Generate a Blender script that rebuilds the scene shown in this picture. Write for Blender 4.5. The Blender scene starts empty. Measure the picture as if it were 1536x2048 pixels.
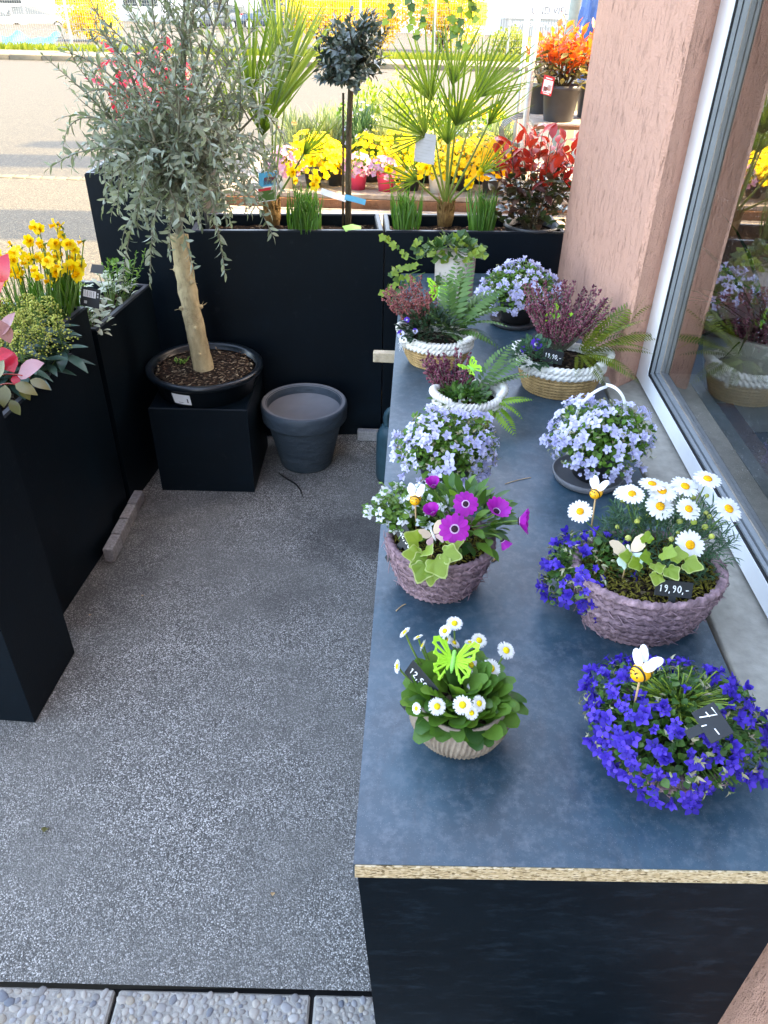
import bpy, bmesh, math, random
import numpy as np
from mathutils import Matrix, Vector
R_ = math.radians
scene = bpy.context.scene
COL = scene.collection
# ------------------------------------------------------------------ camera
FPX, CXP, CYP, CAMH = 1515.0, 768.0, 1024.0, 1.65
_V = np.array([720-CXP, 3200-CYP, FPX]); _V /= np.linalg.norm(_V)
_D = np.array([849-CXP, -29-CYP, FPX]); _D /= np.linalg.norm(_D)
_up = -_V; _y = _D-np.dot(_D, _up)*_up; _y /= np.linalg.norm(_y); _x = np.cross(_y, _up)
CR = np.array([_x, _y, _up])
cam = bpy.data.cameras.new('Camera'); camo = bpy.data.objects.new('Camera', cam); COL.objects.link(camo)
r_, u_, b_ = CR@[1, 0, 0], CR@[0, -1, 0], CR@[0, 0, -1]
camo.matrix_world = Matrix(((r_[0], u_[0], b_[0], 0), (r_[1], u_[1], b_[1], 0), (r_[2], u_[2], b_[2], CAMH), (0, 0, 0, 1)))
cam.sensor_fit = 'VERTICAL'; cam.sensor_height = 24; cam.sensor_width = 18; cam.lens = 24*FPX/2048
cam.clip_start = 0.05; cam.clip_end = 2000
scene.camera = camo
# ------------------------------------------------------------------ world, sun, exposure
SUN_EL, SUN_AZ = 44.0, 3.0            # azimuth: degrees from +X towards +Y
w = bpy.data.worlds.new('World'); scene.world = w; w.use_nodes = True
nt = w.node_tree; nt.nodes.clear()
sky = nt.nodes.new('ShaderNodeTexSky'); sky.sky_type = 'NISHITA'; sky.sun_disc = False
sky.sun_elevation = R_(SUN_EL); sky.sun_rotation = R_(90-SUN_AZ); sky.air_density = 1.0; sky.dust_density = 2.5; sky.ozone_density = 1.0
bg = nt.nodes.new('ShaderNodeBackground'); bg.inputs[1].default_value = 0.15
wo = nt.nodes.new('ShaderNodeOutputWorld'); nt.links.new(sky.outputs[0], bg.inputs[0]); nt.links.new(bg.outputs[0], wo.inputs[0])
sl = bpy.data.lights.new('Sun', 'SUN'); sl.energy = 2.0; sl.angle = R_(0.5); sl.color = (1.0, 0.82, 0.52)
so = bpy.data.objects.new('Sun', sl); COL.objects.link(so)
sd = Vector((math.cos(R_(SUN_EL))*math.cos(R_(SUN_AZ)), math.cos(R_(SUN_EL))*math.sin(R_(SUN_AZ)), math.sin(R_(SUN_EL))))
so.rotation_euler = (-sd).to_track_quat('-Z', 'Y').to_euler(); so.location = (4, 0, 8)
vs = scene.view_settings
scene.display_settings.display_device = 'sRGB'
vs.view_transform = 'Standard'; vs.look = 'None'; vs.gamma = 1.0; vs.exposure = 3.72; vs.use_curve_mapping = False
vs.use_white_balance = True; vs.white_balance_temperature = 8000; vs.white_balance_tint = 12
scene.cycles.max_bounces = 8; scene.cycles.transparent_max_bounces = 12

def ray(px, py): return CR@np.array([px-CXP, py-CYP, FPX])
def at(px, py, Y):
    d = ray(px, py); t = Y/d[1]; return Vector((t*d[0], Y, CAMH+t*d[2]))
def atz(px, py, z):
    d = ray(px, py); t = (z-CAMH)/d[2]; return Vector((t*d[0], t*d[1], z))
SL = 0.02
def gz(Y): return -SL*max(0.0, Y-5.0)
def atg(px, py):
    d = ray(px, py); t = (SL*5-CAMH)/(d[2]+SL*d[1]); return Vector((t*d[0], t*d[1], CAMH+t*d[2]))

# ------------------------------------------------------------------ geometry helpers
class G:
    def __init__(s): s.V = []; s.n = 0; s.F = []
    def add(s, v, faces, m=0):
        v = np.asarray(v, float).reshape(-1, 3); by = {}
        for f in faces: by.setdefault(len(f), []).append(f)
        for k, fl in by.items():
            a = np.array(fl, int)+s.n; s.F.append((a, np.full(len(a), m, int)))
        s.V.append(v); s.n += len(v); return s
    def join(s, g, M=None, m=None):
        v = g.verts()
        if M is not None:
            M = np.array(M); v = v@M[:3, :3].T+M[:3, 3]
        for a, mi in g.F: s.F.append((a+s.n, mi if m is None else np.full(len(a), m, int)))
        s.V.append(v); s.n += len(v); return s
    def verts(s): return np.concatenate(s.V) if s.V else np.zeros((0, 3))
    def sc(s, g, Ms, m=None):
        if len(Ms) == 0: return s
        v = g.verts(); A = np.array([np.array(M) for M in Ms]); k = len(A); n = len(v)
        W = np.einsum('kij,nj->kni', A[:, :3, :3], v)+A[:, None, :3, 3]
        off = (np.arange(k)*n)[:, None, None]+s.n
        for a, mi in g.F:
            s.F.append(((a[None]+off).reshape(-1, a.shape[1]), np.tile(mi if m is None else np.full(len(a), m, int), k)))
        s.V.append(W.reshape(-1, 3)); s.n += k*n; return s
    def mesh(s, name, mats, smooth=True):
        me = bpy.data.meshes.new(name); v = s.verts()
        me.vertices.add(len(v)); me.vertices.foreach_set('co', v.astype(np.float32).ravel())
        li = np.concatenate([a.ravel() for a, _ in s.F]); sz = np.concatenate([np.full(len(a), a.shape[1]) for a, _ in s.F])
        me.loops.add(len(li)); me.loops.foreach_set('vertex_index', li.astype(np.int32))
        me.polygons.add(len(sz)); st = np.concatenate([[0], np.cumsum(sz)[:-1]])
        me.polygons.foreach_set('loop_start', st.astype(np.int32)); me.polygons.foreach_set('loop_total', sz.astype(np.int32))
        me.polygons.foreach_set('material_index', np.concatenate([m for _, m in s.F]).astype(np.int32))
        me.polygons.foreach_set('use_smooth', np.full(len(sz), bool(smooth)))
        for m in (mats if isinstance(mats, (list, tuple)) else [mats]): me.materials.append(m)
        me.update(calc_edges=True); me.validate(); return me

def T(name, label, cat, loc=(0, 0, 0), rz=0.0, group=None):
    o = bpy.data.objects.new(name, None); COL.objects.link(o); o.empty_display_size = 0.05
    o.location = loc; o.rotation_euler = (0, 0, rz); o['label'] = label; o['category'] = cat
    if group: o['group'] = group
    return o
def P(name, g, mats, parent=None, smooth=True, loc=None, kind=None, M=None):
    me = g if isinstance(g, bpy.types.Mesh) else g.mesh(name, mats, smooth)
    o = bpy.data.objects.new(name, me); COL.objects.link(o)
    if parent is not None: o.parent = parent
    if M is not None: o.matrix_local = M if parent is not None else M
    if loc is not None: o.location = loc
    if kind: o['kind'] = kind
    return o
def S(name, g, mats, label, cat, smooth=True, loc=None, group=None, M=None):
    o = P(name, g, mats, None, smooth, loc, None, M); o['label'] = label; o['category'] = cat
    if group: o['group'] = group
    return o
def ST(name, g, mats, smooth=False): return P(name, g, mats, None, smooth, None, 'structure')

def nrm(v):
    v = np.asarray(v, float); return v/(np.linalg.norm(v)+1e-9)
def om(pos, d, up=(0, 0, 1), s=1.0, roll=0.0, sx=1.0):
    """local +Y -> d, local +Z near up"""
    y = nrm(d); z = np.asarray(up, float); z = z-np.dot(z, y)*y
    if np.linalg.norm(z) < 1e-3:
        z = np.array([0.31, -0.9, 0.2]); z = z-np.dot(z, y)*y
    z = nrm(z); x = np.cross(y, z)
    if roll:
        c, q = math.cos(roll), math.sin(roll); x, z = c*x+q*z, -q*x+c*z
    M = np.eye(4); M[:3, 0] = x*s*sx; M[:3, 1] = y*s; M[:3, 2] = z*s; M[:3, 3] = pos
    return M
def omz(pos, n, s=1.0, spin=0.0):
    """local +Z -> n (flowers)"""
    z = nrm(n); a = np.array([0, 1, 0.]) if abs(z[1]) < .9 else np.array([1., 0, 0])
    x = nrm(np.cross(a, z)); y = np.cross(z, x); c, q = math.cos(spin), math.sin(spin)
    M = np.eye(4); M[:3, 0] = (c*x+q*y)*s; M[:3, 1] = (-q*x+c*y)*s; M[:3, 2] = z*s; M[:3, 3] = pos
    return M
def mm(M): return Matrix([list(map(float, r)) for r in M])

def box(x0, x1, y0, y1, z0, z1, m=0, g=None):
    g = g or G()
    return g.add([(x0, y0, z0), (x1, y0, z0), (x1, y1, z0), (x0, y1, z0), (x0, y0, z1), (x1, y0, z1), (x1, y1, z1), (x0, y1, z1)],
                 [(0, 3, 2, 1), (4, 5, 6, 7), (0, 1, 5, 4), (1, 2, 6, 5), (2, 3, 7, 6), (3, 0, 4, 7)], m)
def bbox(x0, x1, y0, y1, z0, z1, bev=0.004, seg=2):
    bm = bmesh.new(); bmesh.ops.create_cube(bm, size=1.0)
    for v in bm.verts:
        v.co = Vector((x0+(v.co.x+.5)*(x1-x0), y0+(v.co.y+.5)*(y1-y0), z0+(v.co.z+.5)*(z1-z0)))
    bmesh.ops.bevel(bm, geom=bm.edges[:], offset=bev, segments=seg, profile=0.5, affect='EDGES')
    bm.verts.index_update(); g = G(); g.add([v.co[:] for v in bm.verts], [tuple(v.index for v in f.verts) for f in bm.faces]); bm.free(); return g
def tube(pts, rad, n=6, cap=True, m=0, g=None, ell=None):
    g = g or G(); pts = np.asarray(pts, float); k = len(pts)
    rad = [rad]*k if np.isscalar(rad) else rad
    t = np.gradient(pts, axis=0); t /= (np.linalg.norm(t, axis=1)[:, None]+1e-9)
    a = np.array([0, 0, 1.]) if abs(t[0][2]) < .9 else np.array([1., 0, 0]); u = nrm(np.cross(a, t[0])); V = []
    for i in range(k):
        u = nrm(u-np.dot(u, t[i])*t[i]); q = np.cross(t[i], u)
        for j in range(n):
            th = 2*math.pi*j/n; V.append(pts[i]+rad[i]*(math.cos(th)*u+math.sin(th)*q))
    F = [(i*n+j, i*n+(j+1) % n, (i+1)*n+(j+1) % n, (i+1)*n+j) for i in range(k-1) for j in range(n)]
    if cap: F += [tuple(range(n-1, -1, -1)), tuple((k-1)*n+j for j in range(n))]
    return g.add(V, F, m)
def lathe(prof, n=32, sx=1.0, sy=1.0, m=0, g=None, wob=None, close=False):
    g = g or G(); V = []; k = len(prof)
    for i, (r, z) in enumerate(prof):
        for j in range(n):
            th = 2*math.pi*j/n; rr = r if wob is None else wob(r, z, th)
            V.append((rr*sx*math.cos(th), rr*sy*math.sin(th), z))
    F = [(i*n+j, i*n+(j+1) % n, (i+1)*n+(j+1) % n, (i+1)*n+j) for i in range(k-1) for j in range(n)]
    if prof[0][0] > 1e-6: F.append(tuple(range(n-1, -1, -1)))
    if prof[-1][0] > 1e-6 and close: F.append(tuple((k-1)*n+j for j in range(n)))
    return g.add(V, F, m)
def rectloft(rings, m=0):
    g = G(); V = []; F = []
    for (x0, x1, y0, y1, z) in rings: V += [(x0, y0, z), (x1, y0, z), (x1, y1, z), (x0, y1, z)]
    for i in range(len(rings)-1):
        for j in range(4): F.append((i*4+j, i*4+(j+1) % 4, (i+1)*4+(j+1) % 4, (i+1)*4+j))
    F.append((3, 2, 1, 0)); F.append(tuple((len(rings)-1)*4+j for j in range(4)))
    return g.add(V, F, m)
def ico(r=1.0, sub=1, m=0):
    bm = bmesh.new(); bmesh.ops.create_icosphere(bm, subdivisions=sub, radius=r); bm.verts.index_update()
    g = G().add([v.co[:] for v in bm.verts], [tuple(v.index for v in f.verts) for f in bm.faces], m); bm.free(); return g
def leafT(L=1.0, W=0.2, curl=0.15, fold=0.25, n=4, shape='ell', wave=0.0, m=0):
    V = []; F = []
    for i in range(n+1):
        t = i/n
        if shape == 'ell': wd = math.sin(math.pi*min(1, t**0.85))**0.9 if 0 < t < 1 else 0.02
        elif shape == 'spoon': wd = 0.12+0.88*max(0, math.sin(math.pi*max(0, (t-.25))/.8))**.7 if t > .25 else .14
        elif shape == 'blade': wd = (0.75+.25*math.sin(math.pi*t))*(1-t**4)+.02
        elif shape == 'petal': wd = 0.35+0.65*math.sin(math.pi*(t*.72)); wd *= (1 if t < .95 else .45)
        elif shape == 'point': wd = (1-t)**.8*.9+.1*(1-t)+.01
        wd *= W; z = -curl*t*t*L; yy = t*L*(1-0.25*curl*t)
        wz = wave*math.sin(t*9)*L
        V += [(-wd, yy, z+fold*wd+wz), (0, yy, z), (wd, yy, z+fold*wd-wz)]
    for i in range(n):
        a = i*3; F += [(a, a+1, a+4, a+3), (a+1, a+2, a+5, a+4)]
    return G().add(V, F, m)
def flowerT(npet, L, W, curl=0.1, tilt=0.2, shape='petal', n=3, inner=0.0, m=0, mc=1, cr=0.0, cz=0.0, minner=None, jit=0.0, seed=1):
    g = G(); rng = random.Random(seed)
    pt = leafT(L, W, curl, 0.12, n, shape, 0, m)
    if minner is not None:
        a, mi = pt.F[0]; mi[:2] = minner
    for i in range(npet):
        th = 2*math.pi*i/npet+rng.uniform(-jit, jit); tl = tilt+rng.uniform(-jit, jit)*.8
        d = (math.cos(th)*math.cos(tl), math.sin(th)*math.cos(tl), math.sin(tl))
        g.join(pt, om((inner*math.cos(th), inner*math.sin(th), 0), d, (0, 0, 1), 1+rng.uniform(-jit, jit)*.5))
    if cr > 0: lathe([(cr*1.02, 0), (cr, cz*.5), (cr*.75, cz*.85), (cr*.35, cz), (0.0001, cz*1.02)], 10, m=mc, g=g)
    return g
def ringrope(R, r, tw, n=90, k=9, sx=1.0, sy=1.0, amp=.3, strands=3, seed=0, rag=0.0):
    rng = random.Random(seed); V = []
    for i in range(n):
        ph = 2*math.pi*i/n; dr = rng.uniform(-rag, rag)*r
        for j in range(k):
            th = 2*math.pi*j/k; rr = r*(1-amp+amp*abs(math.cos(strands*.5*(th-tw*ph/strands*2)))*1.25)*(1+rng.uniform(-rag, rag))
            V.append(((R+dr+rr*math.cos(th))*sx*math.cos(ph), (R+dr+rr*math.cos(th))*sy*math.sin(ph), rr*math.sin(th)))
    F = [(i*k+j, ((i+1) % n)*k+j, ((i+1) % n)*k+(j+1) % k, i*k+(j+1) % k) for i in range(n) for j in range(k)]
    return G().add(V, F)
def rope(pts, r, tw=60, k=9, amp=.3, strands=3):
    pts = np.asarray(pts, float); n = len(pts); t = np.gradient(pts, axis=0); V = []
    t /= np.linalg.norm(t, axis=1)[:, None]; u = nrm(np.cross([0.1, .2, 1.], t[0]))
    for i in range(n):
        u = nrm(u-np.dot(u, t[i])*t[i]); q = np.cross(t[i], u)
        for j in range(k):
            th = 2*math.pi*j/k; rr = r*(1-amp+amp*1.25*abs(math.cos(strands*.5*(th-tw*i/n))))
            V.append(pts[i]+rr*(math.cos(th)*u+math.sin(th)*q))
    F = [(i*k+j, i*k+(j+1) % k, (i+1)*k+(j+1) % k, (i+1)*k+j) for i in range(n-1) for j in range(k)]
    F += [tuple(range(k-1, -1, -1)), tuple((n-1)*k+j for j in range(k))]
    return G().add(V, F)
def bez(p, n=12):
    p = [np.asarray(q, float) for q in p]; out = []
    for i in range(n+1):
        t = i/n; q = p[:]
        while len(q) > 1: q = [(1-t)*a+t*b for a, b in zip(q[:-1], q[1:])]
        out.append(q[0])
    return out
def fibo(n, rng=None, jit=0.0):
    out = []
    for i in range(n):
        z = 1-(i+.5)/n; th = i*2.399963; r = math.sqrt(1-z*z)
        v = np.array([r*math.cos(th), r*math.sin(th), z])
        if rng is not None: v += np.array([rng.uniform(-jit, jit) for _ in range(3)])
        out.append(nrm(v))
    return out

# ------------------------------------------------------------------ materials
def C4(c): return (c[0], c[1], c[2], 1.0)
class NB:
    def __init__(s, name):
        s.m = bpy.data.materials.new(name); s.m.use_nodes = True; s.t = s.m.node_tree; s.t.nodes.clear()
        s.out = s.n('ShaderNodeOutputMaterial')
    def n(s, ty, **kw):
        x = s.t.nodes.new(ty)
        for k, v in kw.items(): setattr(x, k, v)
        return x
    def l(s, a, b): s.t.links.new(a, b)
    def co(s, kind='Object'): return s.n('ShaderNodeTexCoord').outputs[kind]
    def map(s, sc=(1, 1, 1), kind='Object', rot=(0, 0, 0)):
        mp = s.n('ShaderNodeMapping'); mp.inputs['Scale'].default_value = sc; mp.inputs['Rotation'].default_value = rot; s.l(s.co(kind), mp.inputs[0]); return mp.outputs[0]
    def noise(s, scale, detail=4, rough=.55, vec=None):
        x = s.n('ShaderNodeTexNoise'); x.inputs['Scale'].default_value = scale; x.inputs['Detail'].default_value = detail; x.inputs['Roughness'].default_value = rough
        s.l(vec if vec is not None else s.co(), x.inputs['Vector']); return x.outputs['Fac']
    def vor(s, scale, feat='F1', vec=None, out='Distance'):
        x = s.n('ShaderNodeTexVoronoi', feature=feat); x.inputs['Scale'].default_value = scale
        s.l(vec if vec is not None else s.co(), x.inputs['Vector']); return x.outputs[out]
    def ramp(s, fac, stops, interp='LINEAR'):
        x = s.n('ShaderNodeValToRGB'); x.color_ramp.interpolation = interp; e = x.color_ramp.elements
        while len(e) < len(stops): e.new(0.5)
        for i, (p, c) in enumerate(stops):
            e[i].position = p; e[i].color = C4(c) if not np.isscalar(c) else (c, c, c, 1)
        s.l(fac, x.inputs[0]); return x.outputs[0]
    def mix(s, f, a, b, mode='MIX'):
        x = s.n('ShaderNodeMix', data_type='RGBA', blend_type=mode)
        for k, v in ((0, f), (6, a), (7, b)):
            if isinstance(v, bpy.types.NodeSocket): s.l(v, x.inputs[k])
            else: x.inputs[k].default_value = v if k == 0 else C4(v)
        return x.outputs[2]
    def math(s, op, a, b=0.0):
        x = s.n('ShaderNodeMath', operation=op)
        for k, v in ((0, a), (1, b)):
            if isinstance(v, bpy.types.NodeSocket): s.l(v, x.inputs[k])
            else: x.inputs[k].default_value = v
        return x.outputs[0]
    def bump(s, h, strength=.3, dist=.01):
        x = s.n('ShaderNodeBump'); x.inputs['Strength'].default_value = strength; x.inputs['Distance'].default_value = dist; s.l(h, x.inputs['Height']); return x.outputs[0]
    def bsdf(s, col, rough=.5, spec=.5, metal=0.0, normal=None):
        b = s.n('ShaderNodeBsdfPrincipled')
        for k, v in (('Base Color', col), ('Roughness', rough), ('Metallic', metal), ('Specular IOR Level', spec)):
            if isinstance(v, bpy.types.NodeSocket): s.l(v, b.inputs[k])
            else: b.inputs[k].default_value = C4(v) if k == 'Base Color' else v
        if normal is not None: s.l(normal, b.inputs['Normal'])
        return b
    def done(s, sh): s.l(sh.outputs[0] if not isinstance(sh, bpy.types.NodeSocket) else sh, s.out.inputs[0]); return s.m

def plain(name, c, rough=.5, spec=.5, metal=0.0, var=.12, scale=25, bump=0.0, bscale=120):
    b = NB(name); f = b.noise(scale, 5)
    lo = tuple(x*(1-var) for x in c); hi = tuple(min(1, x*(1+var)) for x in c)
    col = b.ramp(f, [(.3, lo), (.7, hi)]); nm = b.bump(b.noise(bscale, 4), bump, .004) if bump else None
    return b.done(b.bsdf(col, rough, spec, metal, nm))
def leafm(name, cols, transl=.3, rough=.42, spec=.4, tcol=None, vein=0.0):
    b = NB(name); gi = b.n('ShaderNodeNewGeometry'); oi = b.n('ShaderNodeObjectInfo')
    f = b.math('FRACT', b.math('ADD', gi.outputs['Random Per Island'], oi.outputs['Random']))
    k = len(cols); col = b.ramp(f, [(i/(k-1) if k > 1 else 0, c) for i, c in enumerate(cols)] if k > 1 else [(0, cols[0]), (1, cols[0])])
    col = b.mix(.35, col, b.ramp(b.noise(60, 3), [(.3, .45), (.7, 1.0)]), 'MULTIPLY')
    p = b.bsdf(col, rough, spec)
    tr = b.n('ShaderNodeBsdfTranslucent')
    if tcol is None:
        tc = b.mix(.8, col, (1.0, 1.0, .55), 'MULTIPLY'); tc = b.mix(1.0, tc, (1.5, 1.5, 1.2), 'MULTIPLY')
        b.l(tc, tr.inputs[0])
    else: tr.inputs[0].default_value = C4(tcol)
    mx = b.n('ShaderNodeMixShader'); mx.inputs[0].default_value = transl; b.l(p.outputs[0], mx.inputs[1]); b.l(tr.outputs[0], mx.inputs[2])
    return b.done(mx)
MT = {}
def speckle(name, dark, mid, light, cell=260, bumps=.5, stain=True):
    b = NB(name); v = b.n('ShaderNodeTexVoronoi'); v.inputs['Scale'].default_value = cell; b.l(b.co(), v.inputs['Vector'])
    sep = b.n('ShaderNodeSeparateColor'); b.l(v.outputs['Color'], sep.inputs[0])
    col = b.ramp(sep.outputs[0], [(0.0, dark), (.30, tuple(x*.62 for x in mid)), (.65, tuple(x*1.15 for x in mid)), (.86, light), (1, tuple(min(1, x*1.3) for x in light))])
    col = b.mix(b.ramp(v.outputs['Distance'], [(.35, 0.0), (.75, .85)]), col, tuple(x*.45 for x in dark))
    big = b.noise(2.3, 5, .6)
    if stain: col = b.mix(b.ramp(big, [(.40, .85), (.60, 0.0)]), col, b.mix(.75, col, tuple(x*.55 for x in mid)))
    col = b.mix(b.ramp(b.noise(14, 4), [(.35, .25), (.65, 0.0)]), col, dark)
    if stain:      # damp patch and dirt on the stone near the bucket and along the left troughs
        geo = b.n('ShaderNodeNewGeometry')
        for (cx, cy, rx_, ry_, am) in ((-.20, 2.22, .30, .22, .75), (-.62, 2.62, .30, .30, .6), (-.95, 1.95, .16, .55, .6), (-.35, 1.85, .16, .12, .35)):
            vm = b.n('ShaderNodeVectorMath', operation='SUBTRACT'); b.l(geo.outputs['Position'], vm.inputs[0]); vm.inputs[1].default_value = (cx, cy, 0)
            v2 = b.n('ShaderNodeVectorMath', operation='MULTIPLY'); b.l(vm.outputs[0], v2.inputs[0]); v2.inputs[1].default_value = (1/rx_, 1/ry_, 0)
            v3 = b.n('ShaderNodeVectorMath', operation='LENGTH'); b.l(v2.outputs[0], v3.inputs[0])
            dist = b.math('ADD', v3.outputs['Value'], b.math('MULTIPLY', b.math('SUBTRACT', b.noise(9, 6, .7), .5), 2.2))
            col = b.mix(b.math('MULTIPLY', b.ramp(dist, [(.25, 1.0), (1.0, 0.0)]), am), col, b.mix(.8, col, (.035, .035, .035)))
    n1 = b.bump(v.outputs['Distance'], bumps, -.003)
    return b.done(b.bsdf(col, .75, .35, 0, n1))
MT['asphalt'] = speckle('forecourt_stone_mat', (.06, .06, .057), (.265, .262, .245), (.60, .59, .565), 350, .7)
MT['road'] = speckle('road_mat', (.043, .040, .029), (.057, .053, .039), (.078, .072, .053), 60, .2, False)
MT['sunlit_stone'] = speckle('sunlit_stone_mat', (.042, .038, .025), (.08, .072, .05), (.135, .122, .086), 120, .4, False)  # forecourt stone again, coloured darker to hold back the glare of the sun
MT['concrete'] = plain('tile_mortar', (.27, .26, .235), .85, .2, 0, .2, 40, .5, 200)
def pebm():
    b = NB('pebble_mat'); oi = b.n('ShaderNodeObjectInfo'); gi = b.n('ShaderNodeNewGeometry')
    f = b.math('FRACT', b.math('ADD', gi.outputs['Random Per Island'], oi.outputs['Random']))
    col = b.ramp(f, [(0, (.17, .17, .17)), (.2, (.28, .27, .25)), (.4, (.34, .31, .27)), (.55, (.11, .125, .15)), (.7, (.30, .26, .20)), (.85, (.22, .225, .235)), (1, (.40, .385, .36))])
    col = b.mix(.4, col, b.ramp(b.noise(90, 5), [(.3, .5), (.7, 1.0)]), 'MULTIPLY')
    return b.done(b.bsdf(col, .55, .4))
MT['pebble'] = pebm()
def tablem():
    b = NB('slate_laminate'); f1 = b.noise(5, 7, .65); f2 = b.noise(60, 5, .7); f3 = b.noise(7, 6, .7, b.map((3, .9, 1)))
    col = b.ramp(f1, [(.25, (.005, .022, .036)), (.5, (.016, .052, .080)), (.75, (.042, .098, .14))])
    col = b.mix(b.ramp(f2, [(.46, 0.0), (.70, .55)]), col, (.10, .13, .16))
    col = b.mix(b.ramp(f3, [(.55, 0.0), (.7, .3)]), col, (.018, .022, .03))
    sp = b.vor(330); col = b.mix(b.ramp(sp, [(.08, .6), (.14, 0.0)]), col, (.25, .26, .28))
    rg = b.ramp(f1, [(.3, .30), (.7, .46)])
    return b.done(b.bsdf(col, rg, .75, 0, b.bump(f2, .06, .002)))
MT['table'] = tablem()
def panelm():
    b = NB('slate_panel'); f1 = b.noise(5, 7, .65, b.map((.8, 1, 1.2))); f2 = b.noise(26, 7, .75, b.map((.6, 1, 1.8)))
    col = b.ramp(f1, [(.3, (.0012, .0042, .0075)), (.55, (.0022, .0068, .0115)), (.75, (.006, .013, .020))])
    col = b.mix(b.ramp(f2, [(.52, 0.0), (.72, .6)]), col, (.016, .030, .045))
    return b.done(b.bsdf(col, .55, .10, 0, b.bump(f2, .08, .002)))
MT['panel'] = panelm()
def chipm():
    b = NB('chipboard'); v = b.vor(420, vec=b.map((.5, 1, 1.4)), out='Color'); sp = b.n('ShaderNodeSeparateColor'); b.l(v, sp.inputs[0])
    col = b.ramp(sp.outputs[0], [(0, (.12, .08, .04)), (.10, (.24, .17, .09)), (.3, (.46, .34, .19)), (.7, (.58, .44, .27)), (1, (.68, .56, .38))])
    return b.done(b.bsdf(col, .85, .15, 0, b.bump(sp.outputs[0], .4, .003)))
MT['chip'] = chipm()
def planterm(name, c=(.0004, .0042, .0082), rough=.5):
    b = NB(name); f = b.noise(2.5, 6, .7); f2 = b.noise(140, 3, .6)
    col = b.ramp(f, [(.3, tuple(x*.7 for x in c)), (.55, c), (.8, tuple(x*1.9 for x in c))])
    col = b.mix(b.ramp(b.noise(22, 6, .7), [(.58, 0.0), (.78, .3)]), col, (.03, .038, .046))
    return b.done(b.bsdf(col, rough, .16, 0, b.bump(f2, .15, .002)))
MT['planter'] = planterm('black_planter_mat')
MT['rim'] = plain('planter_rim_mat', (.05, .055, .065), .45, .5, 0, .3, 30, .1)
MT['soil'] = None
def soilm():
    b = NB('soil_mat'); v = b.n('ShaderNodeTexVoronoi'); v.inputs['Scale'].default_value = 130; b.l(b.co(), v.inputs['Vector'])
    sp = b.n('ShaderNodeSeparateColor'); b.l(v.outputs['Color'], sp.inputs[0])
    col = b.ramp(sp.outputs[0], [(0, (.010, .007, .005)), (.6, (.03, .02, .014)), (.85, (.06, .035, .022)), (.95, (.2, .15, .1))])
    return b.done(b.bsdf(col, .95, .1, 0, b.bump(b.noise(110, 6, .7), .9, .02)))
MT['soil'] = soilm()
def plasterm(name, c):
    b = NB(name); f = b.noise(1, 3, .6, b.map((30, 30, 12))); f2 = b.noise(1, 2, .5, b.map((250, 250, 24)))
    fine = b.noise(260, 4)
    g1 = b.ramp(b.math('MULTIPLY', f2, b.math('ADD', f, .25)), [(.235, 0.0), (.275, 1.0)])
    col = b.mix(b.ramp(b.noise(3, 5), [(.3, 0.0), (.7, .35)]), c, tuple(x*.86 for x in c))
    col = b.mix(b.math('MULTIPLY', b.math('SUBTRACT', 1.0, g1), .40), col, tuple(x*.6 for x in c))
    h = b.math('ADD', b.math('MULTIPLY', g1, 1.0), b.math('ADD', b.math('MULTIPLY', fine, .7), b.math('MULTIPLY', b.noise(45, 5), .8)))
    return b.done(b.bsdf(col, .92, .12, 0, b.bump(h, .9, .010)))
MT['pink'] = plasterm('pink_plaster', (.60, .335, .25))
MT['sill'] = plain('stone_sill', (.27, .255, .22), .8, .25, 0, .16, 45, .25, 300)
MT['frame'] = plain('white_aluminium', (.78, .80, .82), .35, .5, 0, .03)
MT['gasket'] = plain('rubber', (.008, .009, .01), .6, .3)
MT['greyalu'] = plain('grey_aluminium', (.20, .22, .235), .4, .5, .1, .08)
MT['interior'] = plain('shop_dark', (.07, .08, .095), .6, .4, 0, .4, 6)
MT['intwall'] = plain('shop_wall', (.40, .36, .30), .8, .2)
def glassm(name='window_glass', boost=2.6, tint=(.86, .92, .92)):
    b = NB(name); fr = b.n('ShaderNodeFresnel'); fr.inputs[0].default_value = 1.5
    tr = b.n('ShaderNodeBsdfTransparent'); tr.inputs[0].default_value = C4(tint)
    gl = b.n('ShaderNodeBsdfGlossy'); gl.inputs['Roughness'].default_value = 0.015; gl.inputs[0].default_value = (1, 1, 1, 1)
    fac = b.math('MINIMUM', b.math('MULTIPLY', fr.outputs[0], boost), .92)
    mx = b.n('ShaderNodeMixShader'); b.l(fac, mx.inputs[0]); b.l(tr.outputs[0], mx.inputs[1]); b.l(gl.outputs[0], mx.inputs[2])
    # dust specks on the pane
    df = b.n('ShaderNodeBsdfDiffuse'); df.inputs[0].default_value = (.7, .7, .68, 1)
    dm = b.n('ShaderNodeMixShader'); d = b.math('MULTIPLY', b.ramp(b.vor(150), [(.07, .8), (.13, 0.0)]), b.ramp(b.noise(5, 3), [(.42, 0.0), (.62, 1.0)]))
    b.l(d, dm.inputs[0]); b.l(mx.outputs[0], dm.inputs[1]); b.l(df.outputs[0], dm.inputs[2])
    return b.done(dm)
MT['glass'] = glassm()
MT['carglass'] = plain('car_glass', (.03, .04, .045), .08, .6)
def barkm(name, c1, c2, sc=30):
    b = NB(name); f = b.noise(sc, 6, .65, b.map((1, 1, .35)))
    col = b.ramp(f, [(.3, c1), (.7, c2)]); col = b.mix(b.ramp(b.noise(22, 5, .7), [(.54, 0.0), (.70, .6)]), col, tuple(x*.45 for x in c1))
    return b.done(b.bsdf(col, .88, .15, 0, b.bump(b.noise(sc*2.2, 7, .75), .9, .010)))
MT['olivebark'] = barkm('olive_bark', (.30, .23, .12), (.60, .48, .28))
MT['twig'] = barkm('olive_twig', (.16, .15, .11), (.28, .27, .2))
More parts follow.
